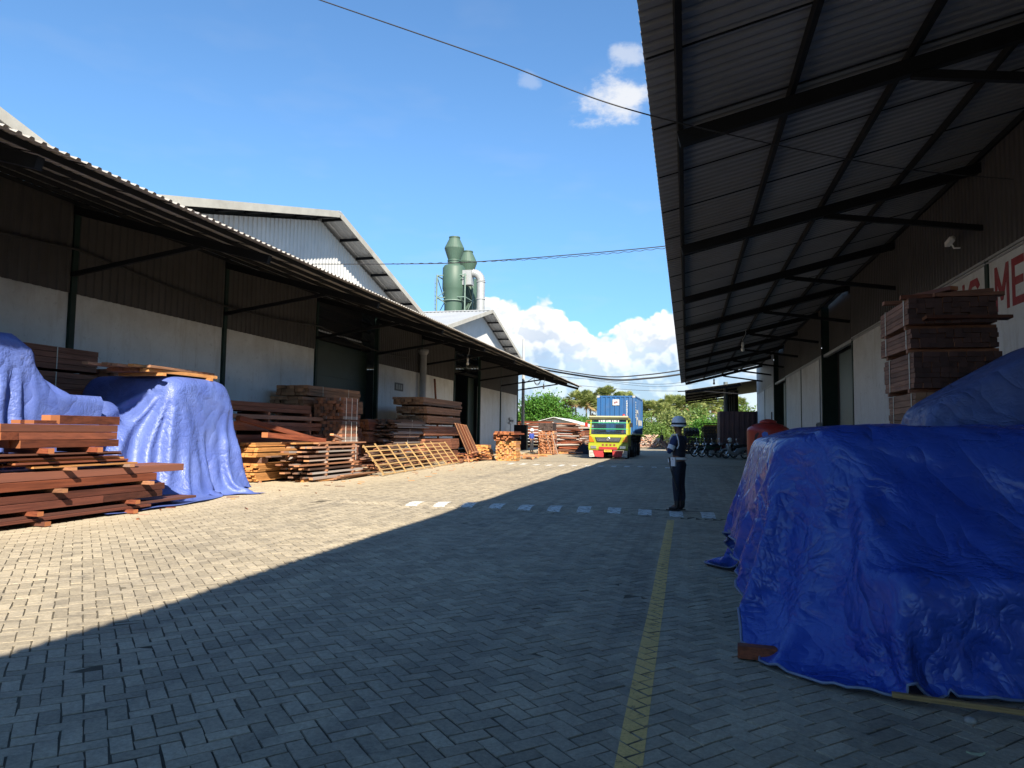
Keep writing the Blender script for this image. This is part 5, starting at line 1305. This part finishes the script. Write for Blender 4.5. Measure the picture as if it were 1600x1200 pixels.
def person(label, loc, rz, shirt, trousers, sleeve, armpose, helmet, group=None, gear=False, headturn=0., skin=M_SKIN, sc=1., hard=False):
    """local frame: faces -x, left side towards -y"""
    t = thing('person', label, 'person', loc, rz, group); t.scale = (sc,sc,sc)
    ct, st = math.cos(headturn), math.sin(headturn)
    def hp(x, y, z): return (x*ct - y*st, x*st + y*ct, z)
    # --- body: pelvis, spine, neck, head with face, legs, arms, hands: one surface
    N = [(0,0,.96,.10,.13),(0,0,1.15,.09,.12),(.01,0,1.34,.10,.14),(.01,0,1.45,.055),(-.005,0,1.52,.05)]
    E = [(0,1),(1,2),(2,3),(3,4)]
    def add(n, p): N.append(n); E.append((p,len(N)-1)); return len(N)-1
    h0 = add((*hp(-.02,0,1.585),.070,.066),4); h1 = add((*hp(-.015,0,1.66),.085,.074),h0); h2 = add((*hp(0,0,1.715),.06,.056),h1)
    n0 = add((*hp(-.10,0,1.60),.014),h0); n1 = add((*hp(-.075,0,1.535),.022),h0)           # nose, chin
    for s in (-1,1): add((*hp(.0,s*.082,1.61),.016),h0)                                    # ears
    for s in (-1,1):
        a = add((0,s*.09,.90,.085),0); b = add((-.01,s*.10,.50,.052),a); c = add((.015,s*.105,.11,.036),b); add((-.12,s*.11,.05,.03),c)
    for s in (-1,1):
        sh = add((.01,s*.175,1.39,.055),2); el, wr, hd, sd, cu, th = armpose[s]
        e = add((*el,.04),sh); w = add((*wr,.027,.022),e); hand(N,E,w,hd,sd,cu,th)
    skinned('body', N, E, skin, t, 2)
    for s in (-1,1):
        b = MB(); b.ellipsoid(hp(-.088,s*.03,1.632),(.012,.014,.010),8,6); b.build('eye', M_BLACKTRIM, t)
    # --- clothes
    N = [(0,0,1.0,.135,.165),(.0,0,1.12,.125,.16),(.005,0,1.28,.14,.185),(.01,0,1.39,.12,.16),(.01,0,1.47,.07,.075)]; E = [(0,1),(1,2),(2,3),(3,4)]
    skinned('shirt', N, E, shirt, t, 2)
    for s in (-1,1):
        el, wr = Vector(armpose[s][0]), Vector(armpose[s][1]); sh = Vector((.01,s*.17,1.40)); q = el + (wr-el)*.12
        skinned('sleeve', [(.01,s*.10,1.40,.075),(*sh,.078),(*(sh.lerp(el,.55)),.064),(*el,.056),(*q,.05)], [(0,1),(1,2),(2,3),(3,4)], sleeve, t, 2)
    N = [(0,0,1.0,.13,.155),(0,0,.90,.125,.15)]; E = [(0,1)]
    for s in (-1,1):
        a = len(N); N += [(0,s*.085,.80,.098),(-.012,s*.10,.50,.078),(.012,s*.105,.27,.072),(.01,s*.105,.14,.062)]; E += [(1,a),(a,a+1),(a+1,a+2),(a+2,a+3)]
    skinned('trousers', N, E, trousers, t, 2)
    for s in (-1,1):
        skinned('boot', [(.012,s*.105,.26,.058),(.015,s*.105,.10,.056),(.01,s*.105,.05,.052),(-.07,s*.11,.045,.050,.042),(-.16,s*.115,.035,.040,.032)], [(0,1),(1,2),(2,3),(3,4)], M_BOOT, t, 2)
        b = MB(); b.prism([(-.2,-.045),(-.1,-.055),(.06,-.045),(.07,0),(.06,.045),(-.1,.055),(-.2,.045),(-.215,0)], (0,0,.022), (0,s*.11,0), (1,0,0), (0,1,0)); b.build('boot_sole', M_BOOT, t)
    if helmet:
        b = MB(); b.lathe([(.146,1.63),(.145,1.64),(.143,1.69),(.135,1.745),(.112,1.795),(.07,1.828),(.0,1.84)], (*hp(-.005,0,0)[:2],0), 24); b.ellipsoid((*hp(-.03,0,1.66)[:2],1.635),(.168,.149,.010),24,6); h = b.build('helmet', helmet, t)
        if gear:
            b = MB(); b.lathe([(.1435,1.665),(.147,1.67),(.1455,1.70),(.142,1.703)], (*hp(-.005,0,0)[:2],0), 24); b.build('helmet_band', M_NAVY, h)
            b = MB(); b.tube([hp(-.01,-.118,1.66),hp(-.04,-.095,1.58),hp(-.07,-.02,1.505),hp(-.07,.02,1.505),hp(-.04,.095,1.58),hp(-.01,.118,1.66)], .006, 5); b.build('chin_strap', M_BLACKTRIM, h)
    b = MB(); b.ellipsoid((*hp(.012,0,0)[:2],1.65),(.088,.078,.075),14,10); b.build('hair', plain('black_hair', (.012,.011,.011), .6), t)
    return t
# security guard: radio hand raised to his chest, seen from behind his left shoulder
pose = {-1:((-.06,-.275,1.13),(-.245,-.13,1.285),(-.75,.35,.55),(0,.5,-.6),(-.2,.95,.1),(-.5,.3,.8)),
         1:((-.05,.27,1.12),(-.25,.12,1.22),(-.8,-.3,.5),(0,-.5,-.6),(-.2,-.95,.1),(-.5,-.3,.8))}
g = person('security guard in navy uniform and white banded helmet standing by the yellow line', (-.15,14.35,.03), R(-28), M_NAVY, M_NAVY, M_NAVYL, pose, M_HELMETW, None, True, R(-6), M_SKIN, 1.0)
bpy.data.objects[g.name].location.z = .07
def ring(z0, z1, rx, ry, mat, nm, c=(0,0), grow=.0):
    b = MB(); n = 28; vs = []
    for z in (z0, z1):
        for j in range(n): a = 2*math.pi*j/n; vs.append((c[0]+(rx+grow)*math.cos(a), c[1]+(ry+grow)*math.sin(a), z))
    b.add(vs, [(j,(j+1)%n,n+(j+1)%n,n+j) for j in range(n)], 0, True); return b.build(nm, mat, g)
ring(.985,1.03,.148,.176,M_WHITEGEAR,'belt')
b = MB(); b.box(-.06,.03,-.215,-.168,.86,1.03); b.box(-.062,.032,-.222,-.214,.96,1.03); pch = b.build('belt_pouch', M_WHITEGEAR, g)
b = MB(); b.box(-.02,-.01,-.2235,-.2222,.985,1.0); b.build('pouch_clip', M_BLACKTRIM, pch)
b = MB(); b.tube([(-.12,-.17,1.02),(-.06,-.2,.78),(.06,-.2,.42)], [.016,.014,.012], 8); b.build('baton', M_BLACKTRIM, g)
b = MB(); b.tube([(-.13,-.17,1.0),(-.12,-.175,.93)], .02, 8); b.build('baton_grip', M_WHITEGEAR, g)
b = MB()
el = Vector(pose[-1][0]); sh = Vector((.01,-.17,1.40)); a0 = sh.lerp(el,.52); a1 = sh.lerp(el,.80); b.tube([a0,a1],.071,16); b.build('armband', M_WHITEGEAR, g)
b = MB(); b.tube([(.02,-.10,1.478),(.04,-.17,1.478),(.085,-.225,1.44),(.105,-.215,1.36),(.10,-.19,1.27),(.07,-.20,1.2)], .012, 8); b.tube([(.02,-.10,1.48),(-.06,-.17,1.46),(-.1,-.19,1.36)], .010, 8); b.build('shoulder_cord', M_WHITEGEAR, g)
b = MB(); b.box(-.36,-.31,-.1,-.05,1.30,1.46); b.tube([(-.345,-.075,1.46),(-.345,-.075,1.6)], .006, 5)
r = b.build('two_way_radio', M_BLACKTRIM, None); tag(r, 'black two-way radio held up at the chest of the guard', 'radio'); r.location = g.location; r.rotation_euler = g.rotation_euler
M_BLUECLOTH = plain('blue_work_shirt', (.02,.05,.28), .8); M_DARKCLOTH = plain('dark_work_clothes', (.02,.022,.03), .85)
relax = {-1:((.03,-.25,1.13),(-.12,-.25,.92),(-.3,0,-1),(-1,0,.2),(-.5,.7,-.2),(-.8,0,-.5)),1:((.03,.25,1.13),(-.12,.25,.92),(-.3,0,-1),(-1,0,.2),(-.5,-.7,-.2),(-.8,0,-.5))}
person('worker in blue shirt and white hat standing by the dark cabinet near the far pole', (-11.5,53.2,0), R(150), M_BLUECLOTH, M_DARKCLOTH, M_BLUECLOTH, relax, M_WHITEGEAR, 'workers by the far pole')
person('worker in dark clothes and white hat just right of the blue-shirted one', (-10.95,53.6,0), R(40), M_DARKCLOTH, M_DARKCLOTH, M_DARKCLOTH, relax, M_WHITEGEAR, 'workers by the far pole')
# ------------------------------------------------------------------ cables, pole, cabinet
def cable(pts, r, label, n=24, sag=True):
    P = [Vector(p) for p in pts]; out = []
    for i in range(len(P)-1):
        p0 = P[max(i-1,0)]; p1 = P[i]; p2 = P[i+1]; p3 = P[min(i+2,len(P)-1)]
        for k in range(n):
            t = k/n; out.append(.5*((2*p1)+(p2-p0)*t+(2*p0-5*p1+4*p2-p3)*t*t+(3*p1-p0-3*p2+p3)*t*t*t))
    out.append(P[-1]); b = MB(); b.tube(out, r, 6); o = b.build('overhead_cable', M_CABLE); tag(o, label, 'cable', 'cables strung across the yard'); return out
cable([(-13.6,8.2,11.2),(-8.8,8.3,9.15),(-4.83,8.35,7.36),(-2.4,8.35,6.25),(-.45,8.4,5.36),(2.6,10.4,5.25),(4.6,11.5,5.3)], .008, 'thin cable slanting across the open sky down under the right canopy')
cable([(-14.9,24.,7.85),(-10.6,24.,7.66),(-7.16,24.,7.60),(-.68,24.,7.84),(3.,24.2,8.3)], .016, 'level cable from the pale gable across to the right canopy roof')
b = MB(); pts = []
for k in range(160):
    f = k/159; x = -10.6+10.2*f; z = 7.66-.12*math.sin(math.pi*f*.8)+.2*f*f; pts.append((x,24.+.016*math.cos(k*1.1),z+.016*math.sin(k*1.1)))
b.tube(pts,.010,5); tag(b.build('overhead_cable',M_CABLE),'cable twisted round the level one between gable and right canopy','cable','cables strung across the yard')
cable([(-14.7,61.2,7.9),(-12.25,61.,7.25),(-6.99,61.,6.41),(-3.5,61.,6.52),(-.36,61.,6.93),(2.5,61.,7.6)], .055, 'upper of the two thick sagging cables beyond the canopy ends')
cable([(-14.7,61.4,7.6),(-11.97,61.2,7.0),(-6.45,61.2,6.16),(-3.2,61.2,6.25),(-.36,61.2,6.6),(2.5,61.2,7.2)], .085, 'lower and thicker of the two sagging cables beyond the canopy ends')
cable([(-14.7,64.,7.0),(-9.5,80.,7.5),(-3.5,92.,7.85),(2.,99.,8.9)], .025, 'thin far cable just below the thick sagging pair')
cable([(-20.,105.,9.),(-9.,105.,8.0),(-2.,105.,7.75),(6.,105.,8.)], .03, 'lowest thin far cable above the palms, nearly level')
cable([(-14.,105.,9.4),(-5.,105.,8.4),(1.5,105.,8.8)], .025, 'thin far cable crossing above the container roof')
M_POLE = plain('weathered_concrete_pole', (.34,.34,.33), .8, 0, .2)
t = thing('utility_pole', 'pale concrete utility pole at the far end of the left canopy', 'pole', (-14.75,64.2,0))
mb = MB(); mb.tube([(0,0,0),(0,0,10.2)], [.17,.12], 12); mb.build('pole', M_POLE, t)
mb = MB(); mb.bar((-.1,0,6.9),(1.6,0,6.95),.07,.07); mb.bar((0,0,6.0),(1.5,0,6.9),.05,.05); mb.build('bracket', M_STEEL, t)
mb = MB()
for k in range(3): mb.lathe([(.05,7.0),(.08,7.04),(.05,7.1),(.08,7.14),(.03,7.2)], (.4+.45*k,0,0), 10)
mb.build('insulator', M_WHITEPAINT, t)
for k in range(2):
    mb = MB(); mb.tube([(1.3+.3*math.cos(a),.1,6.45+(.45+.1*k)*math.sin(a)) for a in [2*math.pi*q/20 for q in range(21)]], .03, 5, 0, False); mb.build('cable_loop', M_CABLE, t)
t = thing('steel_cabinet', 'tall dark steel cabinet under the far end of the left canopy', 'cabinet', (-13.6,58.3,0))
mb = MB(); mb.box(-.55,.55,0,.5,.05,2.15); mb.build('cabinet_body', M_GREENSTEEL, t)
mb = MB(); mb.box(-.52,-.01,-.03,-.004,.1,2.1); mb.box(.01,.52,-.03,-.004,.1,2.1); dd = mb.build('door', M_STEEL, t)
mb = MB(); mb.box(.04,.08,-.06,-.03,.95,1.2); mb.build('handle', M_GREY, dd)
t = thing('pedestal_ventilator', 'round pedestal ventilator standing before the last white wall', 'ventilator', (-14.2,57.2,0))
mb = MB(); mb.lathe([(.0,0),(.28,0),(.28,.04),(.05,.08),(.03,.1)], (0,0,0), 18); mb.tube([(0,0,.05),(0,0,2.25)], .025, 8); mb.build('stand', M_BLACKTRIM, t)
mb = MB()
for q in range(3): 
    rr = (.30,.2,.1)[q]; mb.tube([(rr*math.cos(a),-.12,2.45+rr*math.sin(a)) for a in [2*math.pi*k/24 for k in range(25)]], .008, 5, 0, False)
for q in range(12): a = math.pi*2*q/12; mb.tube([(.03*math.cos(a),-.13,2.45+.03*math.sin(a)),(.3*math.cos(a),-.12,2.45+.3*math.sin(a))], .006, 4)
mb.build('guard', M_GREY, t)
for q in range(3):
    a = 2*math.pi*q/3; mb = MB(); c = Vector((0,-.08,2.45)); u = Vector((math.cos(a),.12,math.sin(a))); v = Vector((-math.sin(a),.25,math.cos(a))); mb.prism([(.03,-.03),(.27,-.11),(.27,.09),(.05,.05)], (0,.008,0), c, u, v); mb.build('blade', M_GREY, t)
mb = MB(); mb.lathe([(.0,-.06),(.07,-.06),(.09,0),(.09,.16),(.05,.2),(0,.2)], (0,0,2.45), 14, 0, 'y'); mb.build('motor', M_BLACKTRIM, t)
mb = MB(); 
mb.lathe([(.75,0),(.62,.18),(.4,.42),(.18,.66),(.05,.78),(0,.8)], (0,0,0), 9, 0, 'z', False)
o = mb.build('plastic_heap', M_DARKCLOTH, None, (-7.4,52.2,.0)); tag(o, 'small dark peaked heap of plastic sheet just left of the truck', 'heap')
# fallen leaf and chip of stone in the foreground
M_LEAFP = plain('pale_dry_leaf', (.42,.45,.28), .6)
mb = MB(); a = []; b2 = []
for k in range(7):
    f = k/6; x = -.045+.09*f; w = .016*math.sin(math.pi*min(f*1.05,1))+.0008; y = .02*(f-.5)**2*3; a.append((x,y-w,.006+.012*(f-.5)**2)); b2.append((x,y+w,.009+.03*(f-.5)**2))
mb.add(a+b2, [(k,k+1,8+k,7+k) for k in range(6)]); mb.add([(.045,.012,.016),(.062,.022,.02),(.062,.02,.017)], [(0,1,2)])
o = mb.build('leaf', M_LEAFP, None, (1.375,4.03,0)); o.rotation_euler = (0,0,.15); tag(o, 'single pale curled leaf lying on the pavers at bottom right', 'leaf')
mb = MB(); mb.ellipsoid((0,0,.012),(.035,.03,.02),8,5); o = mb.build('stone', M_CONC, None, (1.5,4.48,0)); tag(o, 'grey stone chip under the thin batten, bottom right', 'stone')

# ------------------------------------------------------------------ background: shed, scrap, trees
t = thing('far_shed', 'low far shed with a white roof slope behind the timber piles', 'shed', (-17.6,96,0))
mb = MB(); mb.prism([(-5,0),(5,0),(5,2.25),(0,3.5),(-5,2.25)], (0,14,0), (0,0,0), (1,0,0), (0,0,1)); mb.build('wall', M_LIGHTCLAD, t)
for s in (-1,1):
    mb = MB(); mb.bar((0,6.8,3.62),(s*5.5,6.8,2.24),15.,.06,0,(0,0,1)); mb.build('roof', plain('bright_white_roof', (.5,.51,.5), .5), t)
mb = MB()
for k in range(420):
    f = rnd.random(); x = -5.6+6.2*rnd.random(); y = 78+5*rnd.random(); h = 1.5*(1-((y-80.5)/2.8)**2)*(.45+.55*abs(math.sin(x*1.3)))
    z = h*rnd.random(); a = rnd.uniform(0,6.3); e = rnd.uniform(-.5,.5); l = rnd.uniform(.3,1.2)
    mb.bar((x,y,z+.05),(x+l*math.cos(a)*math.cos(e),y+l*math.sin(a)*math.cos(e),max(.03,z+l*math.sin(e))),rnd.uniform(.06,.16),rnd.uniform(.03,.08),rnd.choice((0,0,1,2)))
o = mb.build('scrap_wood_heap', [plain('pale_scrap_wood', (.50,.34,.25), .85), plain('red_scrap_wood', (.42,.18,.12), .85), plain('grey_scrap_wood', (.36,.32,.29), .9)]); o['kind'] = 'stuff'
tag(o, 'low heap of pinkish scrap wood beyond the guard', 'scrap wood')

def leaf_mat(name, c1, c2, tr=.35):
    m = bpy.data.materials.new(name); t = NT(m); geo = t.new('ShaderNodeNewGeometry').outputs['Random Per Island']
    col = t.mix(geo, c1, c2); b = t.bsdf(col, .55, 0, None, .35)
    x = t.new('ShaderNodeBsdfTranslucent'); t.l.new(t.mix(.4, col, (.25,.35,.03)), x.inputs[0])
    mx = t.new('ShaderNodeMixShader'); mx.inputs[0].default_value = tr; t.l.new(b, mx.inputs[1]); t.l.new(x.outputs[0], mx.inputs[2]); t.out(mx.outputs[0]); return m
L_BRIGHT = leaf_mat('bright_green_foliage', (.04,.135,.016), (.095,.22,.03))
L_MID = leaf_mat('mid_green_foliage', (.065,.13,.028), (.16,.24,.055))
L_OLIVE = leaf_mat('olive_foliage', (.11,.15,.045), (.25,.28,.09))
L_PALM = leaf_mat('palm_leaf_foliage', (.11,.155,.042), (.31,.33,.12), .3)
L_DEAD = leaf_mat('dry_palm_leaf', (.22,.15,.07), (.32,.23,.11), .15)
M_BARK = plain('grey_brown_bark', (.13,.105,.085), .9, 0, .3, 3., .5, 20)
def crown_mesh(name, rs, clumps, per, leaf, mat, lobes):
    """leaf-sized faces in clumps spread through the lobes' volume"""
    V = []; 
    for c in range(clumps):
        lb = lobes[rs.randint(len(lobes))]; u = rs.normal(size=3); u /= np.linalg.norm(u); rr = rs.rand()**.45
        cc = np.array(lb[:3]) + u*rr*np.array(lb[3:6]); cr = leaf*rs.uniform(2.2,4.6)
        p = cc + rs.normal(size=(per,3))*cr*np.array((.6,.6,.38))
        d = rs.normal(size=(per,3)); d[:,2] -= .2; d /= np.linalg.norm(d,axis=1)[:,None]
        e = np.cross(d, rs.normal(size=(per,3))+np.array((0,0,1.2))); e /= np.linalg.norm(e,axis=1)[:,None]
        l = leaf*rs.uniform(.6,1.3,(per,1)); w = l*.42
        V.append(np.stack([p, p+d*l*.5+e*w, p+d*l, p+d*l*.5-e*w], 1))
    V = np.concatenate(V).reshape(-1,3); n = len(V)//4
    me = bpy.data.meshes.new(name); me.vertices.add(len(V)); me.vertices.foreach_set('co', V.reshape(-1))
    me.loops.add(n*4); me.loops.foreach_set('vertex_index', np.arange(n*4)); me.polygons.add(n); me.polygons.foreach_set('loop_start', np.arange(n)*4)
    me.materials.append(mat); me.update(calc_edges=True); return me
RS = np.random.RandomState(11)
def tree(name, label, cat, group, loc, H, R_, mesh, trunk=.22, sc=1., rz=0., limbs=6):
    t = thing(name, label, cat, loc, rz, group); t.scale = (sc,sc,sc)
    b = MB(); b.tube([(0,0,0),(.1,0,H*.25),(.0,.1,H*.5),(.1,.1,H*.8)], [trunk,trunk*.8,trunk*.55,trunk*.2], 8)
    for k in range(limbs):
        a = k*2.4; z = H*(.28+.07*k); b.tube([(.05,.05,z),(R_*.4*math.cos(a),R_*.4*math.sin(a),z+H*.12),(R_*.75*math.cos(a),R_*.75*math.sin(a),z+H*.2)], [trunk*.45,trunk*.28,trunk*.08], 6)
    b.build('trunk', M_BARK, t)
    o = bpy.data.objects.new('crown', mesh); COL.objects.link(o); o.parent = t; return t
lob = [(0,0,4.6,3.2,2.8,2.4),(-2.6,0,4.0,2.0,2.0,1.7),(2.5,.3,3.9,1.9,2.0,1.8),(.3,-1,6.2,1.9,1.8,1.3),(-1.4,-.5,5.7,1.7,1.6,1.2),(0,-1.2,3.0,3.0,1.6,1.2)]
tree('broadleaf_tree', 'bright green broadleaf tree beside the far pole', 'tree', None, (-22.3,112,0), 6.5, 3.2, crown_mesh('crown', RS, 330, 40, .34, L_BRIGHT, lob), .3)
sl = [[(0,0,1.9,2.1,1.8,1.5),(1.2,0,1.5,1.5,1.5,1.2),(-1.3,.2,1.5,1.5,1.4,1.1)],[(0,0,2.4,1.7,1.7,1.9),(.9,.2,1.6,1.5,1.5,1.3)],[(0,0,1.4,2.6,1.8,1.1),(1.6,0,1.2,1.6,1.5,.9),(-.6,0,2.3,1.2,1.2,.9)]]
SM = [crown_mesh('crown', RS, 150, 30, .26, m, l) for l, m in zip(sl, (L_MID, L_OLIVE, L_BRIGHT))]
SM2 = [crown_mesh('crown', RS, 150, 30, .26, m, l) for l, m in zip(sl, (L_OLIVE, L_MID, L_MID))]
k = 0
def shrub(px_x, y, s, v, label, grp='shrubs beyond the yard'):
    tree('shrub', label, 'shrub', grp, (px_x, y, -.1), 2.6, 1.5, (SM+SM2)[v], .1, s, rnd.uniform(0,6), 4)
for x, y, s, v in ((-4.5,118,1.05,0),(-1.8,122,1.35,1),(.5,116,1.0,3),(2.8,112,1.2,2),(4.8,108,1.0,2),(7.2,104,1.35,4),(9.5,110,1.5,0),(12.,112,1.6,3),(-7.2,124,1.2,4),(-10,126,1.2,3),(-3.,140,1.5,1),(1.6,145,1.6,4),(5.8,138,1.5,2)):
    shrub(x,y,s,v,'shrub in the green thicket between the truck and the right shelter','thicket shrubs right of the truck')
for x, y, s, v in ((-31,128,1.7,0),(-28,126,1.6,2),(-25.5,124,1.4,5),(-18.5,128,1.4,2),(-15.8,126,1.35,5),(-13.2,130,1.5,2),(-34,124,1.7,3),(-17,118,1.2,2)):
    shrub(x,y,s,v,'shrub in the thicket behind the far shed and timber piles','thicket shrubs left of the truck')
for i in range(34):
    x = -95+5.2*i; y = 215+rnd.uniform(-12,12)
    shrub(x+rnd.uniform(-1.5,1.5),y,rnd.uniform(1.3,2.),rnd.randrange(6),'shrub in the distant hedge under the palms','distant hedge under the palms')
# tall palms
def palm_mesh(rs, n, mat_i):
    b = MB()
    for k in range(n):
        a = rs.uniform(0,6.283); el = rs.uniform(-.95,1.4); dead = el < -.6
        d = Vector((math.cos(a)*math.cos(el),math.sin(a)*math.cos(el),math.sin(el))); pl = rs.uniform(1.0,1.5); c = d*pl
        b.bar((0,0,0), tuple(c), .05, .03, 1 if dead else 0)
        s = d.cross(Vector((0,0,1))); s.normalize(); u = s.cross(d); R0 = rs.uniform(.85,1.2); m = 13
        tilt = rs.uniform(-.5,.5)
        for q in range(m):
            ph = -2.0+4.0*q/(m-1); dr = d*math.cos(ph)+(s*math.cos(tilt)+u*math.sin(tilt))*math.sin(ph); dr = dr - Vector((0,0,.06+.05*abs(ph)))
            w = (s.cross(d)*.0 + dr.cross(u).normalized())*.085
            mid = c+dr*R0*.55; outer = c+dr*R0 - Vector((0,0,.12))
            b.add([tuple(c),tuple(mid+w),tuple(outer),tuple(mid-w)],[(0,1,2,3)],1 if dead else 0)
    me = bpy.data.meshes.new('crown'); me.from_pydata(b.v,[],b.f); me.materials.append(L_PALM); me.materials.append(L_DEAD); me.polygons.foreach_set('material_index',b.m); me.update(); return me
PM = [palm_mesh(RS, 60, 0) for _ in range(3)]
def palm(x, y, h, v, label, grp, s=1.42):
    t = thing('palm_tree', label, 'palm', (x,y,0), rnd.uniform(0,6), grp)
    b = MB(); b.tube([(0,0,0),(.15,0,h*.4),(.05,.1,h*.75),(0,0,h)], [.32,.22,.2,.22], 8); b.build('trunk', M_BARK, t)
    o = bpy.data.objects.new('crown', PM[v]); COL.objects.link(o); o.parent = t; o.location = (0,0,h); o.scale = (s,s,s*.95)
for i, (x, y, h) in enumerate(((-34.,205,9.),(-30.6,200,11.),(-28.2,205,11.4),(-26.,196,9.8),(-23.6,203,12.),(-21.2,198,12.2),(-18.4,206,11.2),(-15.8,200,10.6),(-38.5,203,9.5))):
    palm(x,y,h,i%3,'tall palm in the group rising left of the blue container','tall palms left of the container')
for i, (x, y, h) in enumerate(((-12.5,203,8.6),(-9.6,200,8.2),(-6.9,205,8.8),(-4.6,197,9.6),(-2.6,204,9.9),(-.4,192,9.2),(1.8,198,9.8),(4.2,205,9.6),(6.6,199,9.2),(9.6,204,9.),(13,199,9.4),(-5.6,188,7.2),(3.,186,7.4))):
    palm(x,y,h,(i+1)%3,'tall palm in the row right of the blue container','tall palms right of the container')
